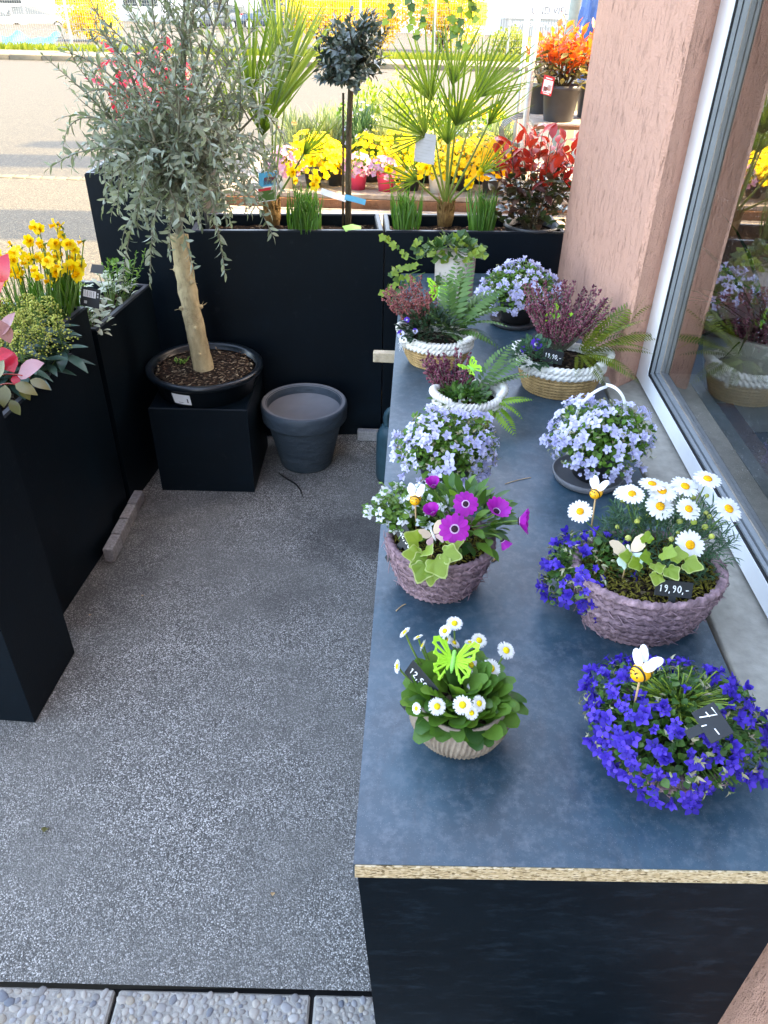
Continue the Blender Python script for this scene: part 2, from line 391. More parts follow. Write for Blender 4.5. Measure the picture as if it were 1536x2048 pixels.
MT['laurelbark'] = barkm('laurel_bark', (.05, .035, .02), (.13, .10, .06))
MT['oliveleaf'] = leafm('olive_leaf', [(.12, .155, .11), (.21, .25, .195), (.36, .40, .33), (.16, .20, .135)], .25, .5, .4)
MT['laurelleaf'] = leafm('laurel_leaf', [(.03, .05, .042), (.055, .082, .07), (.11, .145, .125)], .12, .32, .6)
MT['palm'] = leafm('palm_leaf', [(.065, .13, .015), (.11, .18, .02), (.17, .24, .03)], .42, .42, .4)
MT['palmstalk'] = leafm('palm_stalk', [(.12, .2, .03), (.2, .26, .05)], .15, .5, .4)
MT['palmbase'] = barkm('palm_fibre', (.10, .05, .02), (.34, .2, .07), 50)
MT['blade'] = leafm('daffodil_blade', [(.035, .12, .015), (.06, .18, .02), (.1, .23, .035)], .35, .4, .4)
MT['daff'] = leafm('daffodil_petal', [(.85, .55, .01), (.92, .68, .02), (.95, .75, .04)], .35, .5, .2, (.95, .7, .02))
MT['dafforange'] = leafm('daffodil_trumpet', [(.85, .40, .005), (.9, .5, .01)], .3, .5, .2, (.9, .5, .01))
MT['photred'] = leafm('photinia_red', [(.30, .012, .012), (.42, .03, .015), (.30, .045, .02), (.18, .01, .018)], .25, .3, .5, (.55, .035, .015))
MT['photgreen'] = leafm('photinia_dark', [(.018, .035, .012), (.035, .05, .015), (.07, .02, .02), (.05, .06, .02)], .2, .28, .6)
MT['photorange'] = leafm('photinia_orange', [(.55, .06, .012), (.6, .14, .02), (.5, .03, .02), (.45, .17, .03)], .4, .32, .5, (.95, .22, .03))
MT['bellblue'] = leafm('bellflower_violet', [(.025, .016, .22), (.055, .032, .42), (.12, .06, .58)], .25, .5, .2, (.07, .03, .75))
MT['belllav'] = leafm('bellflower_lavender', [(.50, .50, .76), (.64, .63, .85), (.76, .75, .91)], .3, .55, .2, (.6, .58, .92))
MT['bellwhite'] = leafm('bellflower_white', [(.7, .72, .74), (.8, .82, .85)], .3, .55, .2, (.85, .88, .9))
MT['withered'] = leafm('withered_bloom', [(.30, .34, .18), (.42, .42, .30), (.34, .28, .20), (.22, .30, .10)], .2, .7, .2)
MT['freshleaf'] = leafm('fresh_leaf', [(.06, .165, .02), (.10, .225, .03), (.155, .29, .04)], .35, .45, .35)
MT['midleaf'] = leafm('mid_leaf', [(.026, .09, .016), (.05, .14, .022), (.09, .19, .035)], .28, .4, .4)
MT['darkleaf'] = leafm('dark_leaf', [(.012, .035, .018), (.022, .055, .025), (.04, .08, .035)], .2, .4, .4)
MT['margleaf'] = leafm('marguerite_leaf', [(.028, .085, .042), (.045, .12, .06), (.08, .165, .085)], .25, .45, .35)
MT['stem'] = leafm('stem_green', [(.10, .2, .04), (.16, .26, .06)], .15, .5, .3)
MT['white'] = leafm('white_petal', [(.80, .80, .80), (.88, .88, .87)], .25, .55, .2, (.9, .9, .88))
MT['yolk'] = plain('flower_centre', (.85, .38, .01), .8, .2, 0, .25, 300, .6, 900)
MT['yel'] = plain('flower_centre_yellow', (.80, .60, .02), .8, .2, 0, .25, 300, .6, 900)
MT['magenta'] = leafm('magenta_petal', [(.40, .012, .36), (.48, .02, .44), (.34, .01, .34)], .3, .45, .3, (.62, .02, .55))
MT['palemag'] = leafm('pale_petal_base', [(.7, .45, .7), (.75, .55, .76)], .3, .5, .3, (.8, .6, .8))
MT['eyedark'] = plain('flower_eye', (.03, .008, .02), .7, .3, 0, .4, 300, .6, 900)
MT['viola'] = leafm('viola_petal', [(.06, .015, .30), (.10, .03, .42)], .2, .5, .2, (.1, .03, .5))
MT['heather'] = leafm('heather_bud', [(.085, .010, .03), (.16, .03, .065), (.34, .13, .16), (.11, .018, .05)], .1, .6, .2)
MT['heatherpink'] = leafm('heather_bud_pink', [(.30, .07, .07), (.42, .16, .14), (.20, .04, .06)], .1, .6, .2)
MT['fern'] = leafm('fern_leaf', [(.05, .13, .03), (.08, .17, .04), (.11, .21, .06)], .3, .45, .35)
MT['limefern'] = leafm('lime_fern', [(.14, .30, .02), (.2, .38, .03), (.24, .42, .05)], .35, .45, .35)
MT['olivefern'] = leafm('olive_fern', [(.11, .14, .01), (.17, .20, .012), (.08, .13, .015)], .3, .5, .3)
MT['ivy'] = leafm('ivy_leaf', [(.03, .085, .02), (.05, .12, .03), (.09, .17, .04)], .25, .4, .4)
MT['ivylime'] = leafm('ivy_lime', [(.20, .30, .03), (.26, .36, .05), (.16, .27, .03)], .3, .4, .4)
MT['ivyedge'] = leafm('ivy_edge', [(.34, .42, .12), (.42, .48, .18)], .3, .45, .3)
MT['moss'] = leafm('moss_mat', [(.06, .055, .01), (.14, .12, .02), (.20, .17, .03), (.05, .04, .015)], .1, .9, .1)
MT['jute'] = plain('jute_coil', (.42, .27, .12), .85, .15, 0, .3, 60, .5, 240)
MT['cotton'] = plain('cotton_rope', (.72, .69, .64), .95, .1, 0, .1, 60, .4, 300)
MT['mauve'] = plain('mauve_seagrass', (.29, .19, .215), .8, .2, 0, .5, 75, .7, 220)
MT['mauve2'] = plain('grey_seagrass', (.21, .135, .155), .85, .2, 0, .4, 70, .7, 220)
MT['ceram'] = plain('ribbed_ceramic', (.25, .20, .155), .75, .25, 0, .25, 90, .3, 260)
MT['cream'] = plain('cream_ceramic', (.55, .49, .45), .7, .3, 0, .08, 12, .15, 260)
MT['darkpot'] = plain('dark_plastic', (.035, .037, .042), .45, .5, 0, .2)
MT['greypot'] = None
def greypm():
    b = NB('slate_grey_pot'); f = b.noise(1, 5, .6, b.map((12, 12, 34)))
    col = b.ramp(f, [(.3, (.022, .036, .05)), (.7, (.042, .06, .08))])
    return b.done(b.bsdf(col, .55, .4, 0, b.bump(f, .8, .012)))
MT['greypot'] = greypm()
MT['greypotin'] = plain('grey_pot_inner', (.16, .165, .18), .55, .4, 0, .06)
MT['blackgloss'] = plain('black_pot', (.004, .008, .012), .3, .4, 0, .2)
MT['slate'] = plain('chalk_tag', (.012, .015, .018), .55, .4, 0, .2)
MT['chalk'] = plain('chalk_white', (.82, .83, .84), .8, .2, 0, .05)
MT['lime'] = plain('lime_felt', (.30, .62, .04), .6, .3, 0, .1, 60)
MT['limebody'] = plain('lime_felt_body', (.22, .60, .12), .6, .3, 0, .1, 60)
MT['plywood'] = plain('pale_plywood', (.62, .50, .36), .7, .3, 0, .15, 30)
MT['mint'] = plain('mint_paint', (.52, .66, .58), .6, .3, 0, .05)
MT['pinkwood'] = plain('pink_paint', (.62, .42, .40), .6, .3, 0, .05)
MT['beey'] = plain('bee_yellow', (.85, .40, .01), .4, .5, 0, .06)
MT['black'] = plain('black_paint', (.008, .008, .008), .4, .5)
MT['wing'] = plain('wing_white', (.78, .80, .84), .5, .4, 0, .04)
MT['skewer'] = plain('wood_stick', (.50, .33, .17), .7, .3, 0, .15)
MT['wood'] = barkm('batten_wood', (.42, .33, .22), (.62, .52, .38), 18)
MT['benchwood'] = barkm('bench_wood', (.24, .20, .16), (.40, .35, .3), 14)
MT['reddeck'] = barkm('red_brown_board', (.16, .08, .045), (.26, .14, .08), 14)
MT['stone'] = plain('granite', (.26, .26, .27), .85, .2, 0, .3, 120, .4, 260)
MT['kerb'] = plain('kerb_concrete', (.11, .10, .075), .85, .2, 0, .15, 8, .3, 60)
MT['pave'] = plain('pavement_mat', (.10, .094, .075), .85, .2, 0, .12, 5)
MT['grass'] = leafm('grass_blade', [(.10, .16, .015), (.18, .22, .02), (.25, .25, .03)], .35, .6, .2)
MT['lawn'] = plain('lawn_mat', (.12, .17, .02), .9, .1, 0, .4, 3)
MT['forsythia'] = leafm('forsythia_bloom', [(.70, .46, .008), (.80, .55, .01), (.62, .36, .008), (.3, .3, .02)], .3, .6, .2, (.85, .6, .01))
MT['steel'] = plain('galvanised', (.42, .43, .43), .45, .5, .6, .15)
MT['wire'] = plain('fence_wire', (.28, .29, .28), .5, .5, .3, .1)
MT['carwhite'] = plain('car_paint_white', (.16, .165, .17), .25, .5, 0, .02)
MT['carsilver'] = plain('car_paint_silver', (.13, .14, .15), .25, .5, .2, .02)
MT['carblue'] = plain('car_paint_blue', (.05, .08, .12), .25, .5, .2, .02)
MT['tyre'] = plain('tyre', (.02, .02, .02), .8, .2)
MT['redlamp'] = plain('tail_lamp', (.45, .02, .02), .2, .5)
MT['wallwhite'] = plain('white_render', (.74, .74, .73), .8, .2, 0, .04, 2)
MT['wallgrey'] = plain('grey_cladding', (.34, .35, .34), .7, .3, 0, .05, 2)
MT['wallblue'] = plain('pale_blue_panel', (.58, .68, .74), .6, .3, 0, .04, 2)
MT['ink'] = plain('sign_ink', (.10, .10, .11), .6, .3)
MT['signyellow'] = plain('sign_yellow', (.72, .66, .12), .6, .3, 0, .05)
MT['bluetarp'] = plain('blue_tarp', (.03, .10, .32), .35, .5, 0, .25, 12)
MT['paleyellow'] = plain('pale_yellow_post', (.70, .66, .38), .6, .3, 0, .05)
MT['greypost'] = plain('grey_green_post', (.33, .38, .36), .6, .3, 0, .1)
MT['pinkpot'] = plain('pink_plastic', (.72, .06, .14), .4, .5, 0, .05)
MT['whitepot'] = plain('white_pot', (.66, .66, .63), .6, .4, 0, .08, 20, .2, 90)
MT['redtag'] = plain('red_card', (.60, .03, .04), .5, .4)
MT['papergrey'] = plain('grey_card', (.45, .46, .47), .6, .3, 0, .05)
MT['cyan'] = plain('cyan_plastic', (.05, .36, .55), .4, .5)
MT['limecard'] = plain('lime_card', (.30, .58, .12), .5, .4)
MT['teal'] = plain('teal_plastic', (.02, .06, .08), .4, .5, 0, .2)
MT['lavender'] = leafm('lavender_leaf', [(.16, .22, .14), (.24, .30, .18)], .25, .6, .2)
MT['pinkbloom'] = leafm('pink_bloom', [(.50, .22, .38), (.58, .32, .46), (.45, .3, .5)], .3, .6, .2)
MT['redbloom'] = leafm('red_bloom', [(.6, .15, .08), (.65, .3, .12)], .3, .6, .2)
MT['bluepale'] = plain('blue_banner', (.02, .13, .34), .6, .3, 0, .2, 3)
MT['leucpink'] = leafm('leucothoe_pink', [(.30, .12, .14), (.40, .20, .21), (.34, .15, .18)], .2, .3, .5)
MT['leucred'] = leafm('leucothoe_red', [(.55, .015, .05), (.5, .02, .04)], .35, .3, .5, (.9, .03, .08))
MT['leucolive'] = leafm('leucothoe_olive', [(.14, .13, .03), (.20, .17, .06), (.08, .10, .03)], .2, .32, .5)
MT['skimleaf'] = leafm('skimmia_leaf', [(.028, .075, .06), (.045, .10, .08), (.06, .13, .10)], .2, .3, .55)
MT['skimbud'] = leafm('skimmia_bloom', [(.48, .52, .11), (.60, .60, .18), (.34, .42, .07)], .25, .6, .2)
MT['vargreen'] = leafm('variegated_green', [(.10, .17, .10), (.14, .22, .12)], .25, .4, .4)
MT['varwhite'] = leafm('variegated_white', [(.48, .54, .42), (.56, .6, .48)], .25, .45, .3)
# ------------------------------------------------------------------ setting: ground, forecourt, road
def sheet(x0, x1, ys, dz, name, mat, xe=None):
    V = []; F = []
    for Y in ys: V += [(x0, Y, gz(Y)+dz), (x1, Y, gz(Y)+dz)]
    for i in range(len(ys)-1): F.append((2*i, 2*i+1, 2*i+3, 2*i+2))
    return ST(name, G().add(V, F), mat)
sheet(-500, 500, [-80, 5, 1500], -0.030, 'ground', MT['pave'])
ST('forecourt', G().add([(-9, .45, 0), (-.768, .674, 0), (.62, .712, 0), (.62, 3.45, 0), (-9, 3.45, 0)], [(0, 1, 4), (1, 2, 3, 4)]), MT['asphalt'])
sheet(-12, 12, [3.0, 5, 8.25], -.004, 'sunlit_forecourt', MT['sunlit_stone'])  # sunlit outer part of the forecourt, in the darkened colour
sheet(-60, 60, [8.40, 26.2], -0.004, 'road', MT['road'])
KY = 26.2
sheet(-60, 60, [KY+.15, 29.0], .125, 'pavement', MT['pave'])
sheet(-60, 60, [29.0, 60], .05, 'lawn', MT['lawn'])
sheet(-60, 60, [33.0, 120], .075, 'parking_area', MT['road'])
# flush cobble row between forecourt and road
rng = random.Random(3)
cr = ST('cobble_row', box(-9, 9, 8.25, 8.40, gz(8.3)-.06, gz(8.3)-.018), MT['concrete'])
cm = [bbox(-.065, .065, -.065, .065, -.03, .012, .012, 2).mesh('cobble', MT['kerb']) for _ in range(2)]
x = -6.0
while x < 6.0:
    o = P('cobble', cm[rng.randrange(2)], None, cr); o.matrix_local = Matrix.Translation((x, 8.325+rng.uniform(-.008, .008), gz(8.3)-.008+rng.uniform(-.004, .004))) @ Matrix.Rotation(rng.uniform(-.08, .08), 4, 'Z'); x += .143
# far kerb stones
kr = ST('kerb', box(-40, 40, KY+.03, KY+.15, gz(KY)-.1, gz(KY)+.10), MT['kerb'])
km = bbox(-.49, .49, -.07, .07, -.1, .14, .02, 2).mesh('kerb_stone', MT['kerb'])
for i in range(-20, 21): P('kerb_stone', km, None, kr, loc=(i*1.0+rng.uniform(-.004, .004), KY+.07, gz(KY)))
# pebble paving at the near edge
pv = ST('paving', G().add([(-1.4, .20, -.020), (.62, .24, -.020), (.62, .70, -.020), (-1.4, .655, -.020)], [(0, 1, 2, 3)]), plain('joint_dirt', (.02, .02, .02), .9, .1))
def pebT(seed):
    r = random.Random(seed); g = G(); n = 10; V = []; a = [1+r.uniform(-.16, .16) for _ in range(n)]
    for k, (rr, z) in enumerate(((1.0, -.35), (.96, .12), (.62, .48))):
        for j in range(n): V.append((rr*a[j]*math.cos(2*math.pi*j/n), rr*a[j]*math.sin(2*math.pi*j/n), z))
    V.append((0, 0, .6)); F = [(k*n+j, k*n+(j+1) % n, (k+1)*n+(j+1) % n, (k+1)*n+j) for k in range(2) for j in range(n)]
    return g.add(V, F+[(2*n+j, 2*n+(j+1) % n, 3*n) for j in range(n)])
PT = [pebT(i) for i in range(7)]; PM = [p.mesh('pebble', MT['pebble']) for p in PT]
rng = random.Random(12); npe = 0
for (x0, x1) in ((-1.33, -.937), (-.929, -.537), (-.529, -.147), (-.139, .26)):
    sl_ = P('slab', bbox(x0, x1, .27, .668, -.05, -.006, .004, 1), MT['concrete'], pv, False); st = G(); Ms = []
    pts = []; tries = 0
    while tries < 6000:
        tries += 1; px_, py_ = rng.uniform(x0+.008, x1-.008), rng.uniform(.42, .661); s = rng.choice((.0045, .0055, .0065, .0075, .009, .0105))
        if all((px_-q[0])**2+(py_-q[1])**2 > (.80*(s+q[2]))**2 for q in pts): pts.append((px_, py_, s))
    for (px_, py_, s) in pts:
        M = np.eye(4); th = rng.uniform(0, 6.28); e = rng.uniform(.72, 1.0); c, q = math.cos(th), math.sin(th)
        M[:3, 0] = np.array([c, q, 0])*s*1.08; M[:3, 1] = np.array([-q, c, 0])*s*e; M[2, 2] = s*.42; M[:3, 3] = (px_, py_, -.0058)
        if py_ > .575 and -1.0 < px_ < .05 and npe < 300: P('pebble', PM[rng.randrange(7)], None, sl_, M=mm(M)); npe += 1
        else: Ms.append(M)
    st.sc(PT[0], Ms[::2]); st.sc(PT[3], Ms[1::2])
    P('pebbles', st, MT['pebble'], sl_, kind='stuff')
pv.matrix_world = Matrix.Translation((-.768, .674, 0)) @ Matrix.Rotation(.0274, 4, 'Z') @ Matrix.Translation((.768, -.674, 0))
# little bits lying on the forecourt
for (p, q, s) in ((88, 1668, .012), (545, 1795, .007), (180, 1234, .006), (285, 1195, .006)):
    a = atz(p, q, .0); g = leafT(s*2, s*.7, .5, .6, 4, 'ell', .03)
    S('fallen_leaf', g, MT['leucolive'] if s > .01 else MT['skewer'], 'small curled dry leaf lying on the grey forecourt' if s > .01 else 'tiny dry plant scrap lying on the grey forecourt', 'leaf', loc=(a.x, a.y, .006), group=None if s > .01 else 'plant scraps on the forecourt')

# ------------------------------------------------------------------ shop building
BX = .565
bld = T('shop_building', 'shop building with pink scratched plaster and white framed display window', 'building', (BX, 1.0, 0))
def bp(name, g, mat, smooth=False, par=None):
    o = P(name, g, mat, par or bld, smooth); o.matrix_local = Matrix.Translation((-BX, -1.0, 0)) if par is None else Matrix.Identity(4); return o
YW0, YW1 = -1.6, 1.985
bp('wall', box(BX, .9, -9, YW1-.05, 0, .715), MT['pink'])
YC = 1.945
pg = G().add([(BX, YC+.012, 0), (BX+.006, YC+.004, 0), (BX+.012, YC, 0), (.66, YW1+.035, 0), (.70, YW1+.035, 0), (.70, 3.0, 0), (BX+.012, 3.0, 0), (BX, 2.988, 0)]+[(BX, YC+.012, 3.0), (BX+.006, YC+.004, 3.0), (BX+.012, YC, 3.0), (.66, YW1+.035, 3.0), (.70, YW1+.035, 3.0), (.70, 3.0, 3.0), (BX+.012, 3.0, 3.0), (BX, 2.988, 3.0)], [(i, (i+1) % 8, (i+1) % 8+8, i+8) for i in range(8)]+[tuple(range(7, -1, -1)), tuple(range(8, 16))])
pil = bp('pillar', pg, MT['pink'])
bp('near_wall', box(BX, 1.25, -9, YW0, .715, 3.0), MT['pink'])
bp('lintel', box(BX, 1.25, YW0, YW1, 2.45, 3.0), MT['pink'])
bp('shading_upper_storey', box(BX, 9, -9, 3.42, 3.0, 10.0), MT['pink'])  # unseen upper floor; its overhang past the corner is added to shade the troughs
bp('rear_wall', box(.7005, 9, 2.85, 2.998, 0, 3.0), MT['pink'])
sg = bbox(BX-.018, .66, YW0, YW1+.03, .7155, .748, .004, 2); bp('window_sill', sg, MT['sill'])
FX = .640
YF = YW1+.033; yj = 1.912
fr = bp('window_frame', box(FX, FX+.04, YW0, YF, .758, .802), MT['frame'])
g = box(FX, FX+.04, yj, YF, .802, 2.45); box(FX, FX+.04, YW0, YW0+.1, .802, 2.45, 0, g); box(FX, FX+.04, YW0+.1, yj, 2.36, 2.45, 0, g)
bp('frame_side', g, MT['frame'], par=fr)
g = box(FX+.008, FX+.03, YW0, YF-.002, .748, .758)
bp('gasket', g, MT['gasket'], par=fr)
g = G()
for k, (d0, d1, e, mi) in enumerate(((.0015, .006, .004, 1), (.006, .014, .008, 0), (.014, .017, .005, 1), (.017, .028, .011, 0), (.028, .036, .014, 2))):
    box(FX+d0, FX+d1, YW0, yj-e, .78, .802+e, mi, g); box(FX+d0, FX+d1, yj-e, yj+.02, .802+e, 2.36, mi, g)
bp('glazing_bead', g, [MT['greyalu'], MT['gasket'], MT['benchwood']], par=fr)
GX = FX+.029
bp('window_pane', G().add([(GX, YW0, .81), (GX, yj-.01, .81), (GX, yj-.01, 2.38), (GX, YW0, 2.38)], [(3, 2, 1, 0)]), MT['glass'])
bp('inner_sill', box(FX+.041, FX+.13, YW0, yj, .70, .808), MT['sill'])
bp('inner_jamb', box(FX+.041, FX+.0595, yj-.002, YW1+.034, .56, 2.36), MT['intwall'])
bp('display_floor', box(FX+.13, 3.8, -6, 2.85, .3, .56), MT['interior'])
bp('shop_back_wall', box(3.8, 3.9, -6, 2.85, .3, 3.0), MT['intwall'])
bp('shop_ceiling', box(.7005, 3.9, -6, 2.85, 2.9, 2.999), MT['intwall'])

# pots inside the shop window
def urn(name, label, loc, s, plant):
    t = T(name, label, 'pot', loc)
    P('pot', lathe([(.09*s, 0), (.11*s, .01*s), (.13*s, .1*s), (.155*s, .2*s), (.165*s, .27*s), (.17*s, .285*s), (.155*s, .285*s), (.15*s, .25*s), (.0001, .245*s)], 40), MT['whitepot'], t)
    P('soil', lathe([(.148*s, .252*s), (.08*s, .262*s), (.0001, .265*s)], 24), MT['soil'], t)
    rng = random.Random(5); g = G(); L = leafT(1, .016, .5, .2, 5, 'blade')
    Ms = [om((rng.uniform(-.03, .03), rng.uniform(-.03, .03), .25*s), (math.cos(a)*.5, math.sin(a)*.5, rng.uniform(.3, 1)), (0, 0, 1), rng.uniform(.25, .5)) for a in np.linspace(0, 6.2, plant)]
    P('foliage', g.sc(L, Ms), MT['midleaf'], t, kind='stuff'); return t
urn('shop_plant', 'pale stone pot with grassy plant standing inside the shop window', (1.04, 2.16, .56), 1.05, 26)
urn('shop_plant', 'smaller pale pot further along inside the shop window', (1.25, 1.55, .56), .8, 18)

# ------------------------------------------------------------------ display table
TZ = .74
tb = T('display_table', 'long dark slate look display table with raw chipboard end along the window', 'table', (.25, 1.7, 0))
def tp(n, g, m, smooth=False): o = P(n, g, m, tb, smooth); o.matrix_local = Matrix.Translation((-.25, -1.7, 0)); return o
def quadslab(x0, x1, yf0, yf1, yb0, yb1, z0, z1):
    return G().add([(x0, yf0, z0), (x1, yf1, z0), (x1, yb1, z0), (x0, yb0, z0), (x0, yf0, z1), (x1, yf1, z1), (x1, yb1, z1), (x0, yb0, z1)],
                   [(0, 3, 2, 1), (4, 5, 6, 7), (0, 1, 5, 4), (1, 2, 6, 5), (2, 3, 7, 6), (3, 0, 4, 7)])
tp('tabletop', quadslab(-.045, .541, .5285, .5505, 2.915, 2.975, TZ-.0015, TZ), MT['table'])
tp('chipboard_core', quadslab(-.0435, .5405, .526, .548, 2.914, 2.974, TZ-.0265, TZ-.0015), MT['chip'])
tp('edge_band', quadslab(-.0455, -.0435, .5275, .5275, 2.914, 2.914, TZ-.0275, TZ-.0008), MT['table'])
tp('lower_laminate', quadslab(-.0435, .5405, .527, .549, 2.914, 2.974, TZ-.0285, TZ-.0265), MT['table'])
g = G().add([(-.041, .534, TZ-.0285), (.54, .556, TZ-.0285), (.54, .556, 0), (.005, .534, 0), (-.041, .552, TZ-.0285), (.54, .574, TZ-.0285), (.54, .574, 0), (.005, .552, 0)],
            [(0, 3, 2, 1), (4, 5, 6, 7), (0, 1, 5, 4), (1, 2, 6, 5), (2, 3, 7, 6), (3, 0, 4, 7)])
tp('end_panel', g, MT['panel'])
tp('middle_panel', box(.06, .52, 1.70, 1.718, 0, TZ-.0285), MT['panel'])
tp('far_panel', box(.02, .53, 2.84, 2.858, 0, TZ-.0285), MT['panel'])
S('wooden_batten', bbox(-.115, .30, 2.235, 2.262, .668, .700, .002, 1), MT['wood'], 'pale wooden batten sticking out from under the slate table', 'batten', False)
# watering can half hidden below the table
wc = T('watering_can', 'dark teal watering can half hidden under the slate table', 'watering can', (-.03, 2.62, 0))
P('body', lathe([(.0001, 0), (.085, 0), (.09, .02), (.088, .2), (.07, .235), (.05, .24)], 24, 1, .8), MT['teal'], wc)
P('handle', tube(bez([(-.04, 0, .22), (-.10, 0, .36), (.10, 0, .36), (.08, 0, .1)], 14), .013, 8), MT['teal'], wc)
P('spout', tube(bez([(.05, 0, .05), (.12, .02, .1), (.2, .03, .3)], 10), [.022, .02, .019, .018, .017, .016, .015, .014, .014, .013, .013], 8), MT['teal'], wc)

# ------------------------------------------------------------------ trough planters
def trough(label, x0, x1, y0, y1, h, pivot, ang, rim='rim', wall=.022, drop=.045, inner=True):
    """corners relative to pivot"""
    t = T('trough_planter', label, 'planter', pivot, ang)
    b = .004; r = rectloft([(x0+b, x1-b, y0+b, y1-b, 0), (x0, x1, y0, y1, b), (x0, x1, y0, y1, h-b), (x0+b, x1-b, y0+b, y1-b, h),
                  (x0+wall-b, x1-wall+b, y0+wall-b, y1-wall+b, h), (x0+wall, x1-wall, y0+wall, y1-wall, h-b), (x0+wall, x1-wall, y0+wall, y1-wall, h-drop-.02)])
    sh = P('shell', r, MT['planter'], t, False)
    fr_ = rectloft([(x0+b, x1-b, y0+b, y1-b, h+.0015), (x0+wall-b, x1-wall+b, y0+wall-b, y1-wall+b, h+.0015)]); fr_.F = fr_.F[:1]; fr_.F[0] = (fr_.F[0][0][:4], fr_.F[0][1][:4])
    if rim: P('rim', fr_, MT[rim], t, False)
    n = 16; V = []; rg = random.Random(int(h*1000))
    for i in range(n+1):
        for j in range(n+1): V.append((x0+wall+(x1-x0-2*wall)*i/n, y0+wall+(y1-y0-2*wall)*j/n, h-drop+rg.uniform(-.009, .009)))
    P('soil', G().add(V, [(i*(n+1)+j, (i+1)*(n+1)+j, (i+1)*(n+1)+j+1, i*(n+1)+j+1) for i in range(n) for j in range(n)]), MT['soil'], t)
    return t
trough('plain black planter beside the leucothoe trough with no plants showing', -.36, 0, 0, .262, .86, (-.968, 1.308, 0), -.03)
trough('black trough planter holding skimmia and pink leaved leucothoe', -.36, 0, 0, .50, .70, (-1.062, 1.655, 0), -.055)
trough('narrow tall black planter holding daffodils between two troughs', -.34, 0, 0, .155, .785, (-1.052, 2.172, 0), -.06)
trough('black trough planter holding variegated plants beside the olive tree', -.34, 0, 0, .47, .70, (-1.034, 2.345, 0), -.085)
trough('tallest black planter with red photinia behind the olive tree', 0, .43, 0, .38, 1.05, (-1.245, 3.0, 0), .06)
trough('black trough planter holding laurel tree and daffodils', 0, .728, 0, .27, .88, (-.84, 2.893, 0), .115)
trough('black trough planter holding small palm, daffodils and photinia', 0, .70, 0, .27, .88, (-.112, 2.972, 0), .08)
# cube plinth under the olive tree
S('cube_plinth', (lambda: rectloft([(0, .364, 0, .37, 0), (0, .364, 0, .37, .356), (.004, .36, .004, .366, .36)]))(), MT['planter'], 'matt black cube plinth carrying the olive tree pot', 'plinth', False, M=Matrix.Translation((-.952, 2.46, 0)) @ Matrix.Rotation(.03, 4, 'Z'))
# granite edging blocks
for i in range(4):
    yb = 2.0+i*.098
    S('edging_stone', bbox(-.035, .0, 0, .089, 0, .055-.003*i, .004, 2), MT['stone'], 'small grey granite edging block in the row beside the troughs', 'stone', False, loc=(-.985-.004*i, yb, .001), group='granite edging blocks')
S('edging_stone', bbox(0, .15, 0, .03, 0, .05, .004, 2), MT['stone'], 'long grey granite edging block at the foot of the back trough', 'stone', False, loc=(-.215, 2.905, .001))
# ------------------------------------------------------------------ olive tree
def twigpath(p0, d, L, grav, rng, n=10, wig=.25):
    p = np.array(p0, float); d = nrm(d); out = [p.copy()]
    for i in range(n):
        d = nrm(d+np.array([rng.uniform(-wig, wig), rng.uniform(-wig, wig), rng.uniform(-wig, wig)])*.35+np.array([0, 0, -grav])*(i/n)); p = p+d*L/n; out.append(p.copy())
    return out
def leaves_on(path, ds, rng, l0, l1, up=.35, skip=0.1):
    Ms = []; path = np.array(path); seg = np.linalg.norm(np.diff(path, axis=0), axis=1); tot = seg.sum(); s = tot*skip; k = 0
    cum = np.concatenate([[0], np.cumsum(seg)])
    while s < tot:
        i = min(len(seg)-1, int(np.searchsorted(cum, s)-1)); i = max(i, 0); f = (s-cum[i])/seg[i]; p = path[i]*(1-f)+path[i+1]*f; t = nrm(path[i+1]-path[i])
        a = np.cross(t, [0, 0, 1.0]) if k % 2 else np.cross(np.cross(t, [0, 0, 1.0]), t)
        a = nrm(a+np.array([rng.uniform(-.4, .4) for _ in range(3)]))
        for sgn in (-1, 1):
            d = nrm(sgn*a*.85+t*rng.uniform(.5, 1.0)+np.array([0, 0, rng.uniform(-.2, up)]))
            Ms.append(om(p, d, nrm(t+np.array([rng.uniform(-.5, .5), rng.uniform(-.5, .5), .8])), rng.uniform(l0, l1)*(1-.35*(s/tot)**3)))
        s += ds*rng.uniform(.8, 1.3); k += 1
    Ms.append(om(path[-1], path[-1]-path[-2], (0, 0, 1), l0))
    return Ms
OB = Vector((-.775, 2.63, .42))
ol = T('olive_tree', 'silvery olive tree with pale leaning trunk in round black pot', 'tree', OB)
def lo(v): return np.array(v)-np.array(OB)
rng = random.Random(77)
fork = np.array((-.812, 2.66, .93))
tr_ = bez([lo((-.772, 2.63, .40)), lo((-.785, 2.62, .6)), lo((-.808, 2.64, .75)), lo(fork)], 16)
tg = G(); V = []; nseg = 18
t_ = np.gradient(np.array(tr_), axis=0)
rad = [.046, .040, .037, .036, .036, .035, .036, .034, .034, .033, .034, .032, .032, .031, .031, .030, .03]
tube(bez(tr_, 40), list(np.interp(np.linspace(0, 16, 41), range(17), rad)), 22, g=tg)
from mathutils import noise as mnz
for v_ in tg.V[0]:
    q_ = Vector(v_); v_ += np.array(mnz.noise_vector(q_*22))*.0035+np.array(mnz.noise_vector(q_*60))*.0014
for (k, a) in ((3, -1.4), (5, 2.4), (8, -2.6), (8, .2), (11, -.6), (12, 2.9), (6, -1.2)):
    c = np.array(tr_[k]); d = np.array([math.cos(a), math.sin(a), .3]); tube([c+d*.028, c+d*.037, c+d*.042], [.010, .008, .005], 7, g=tg)
    for q in range(3): tube([c+d*.036, c+d*.052+np.array([rng.uniform(-.01, .01) for _ in range(3)])], [.0012, .0005], 4, g=tg)
P('trunk', tg, MT['olivebark'], ol)
limbs = []
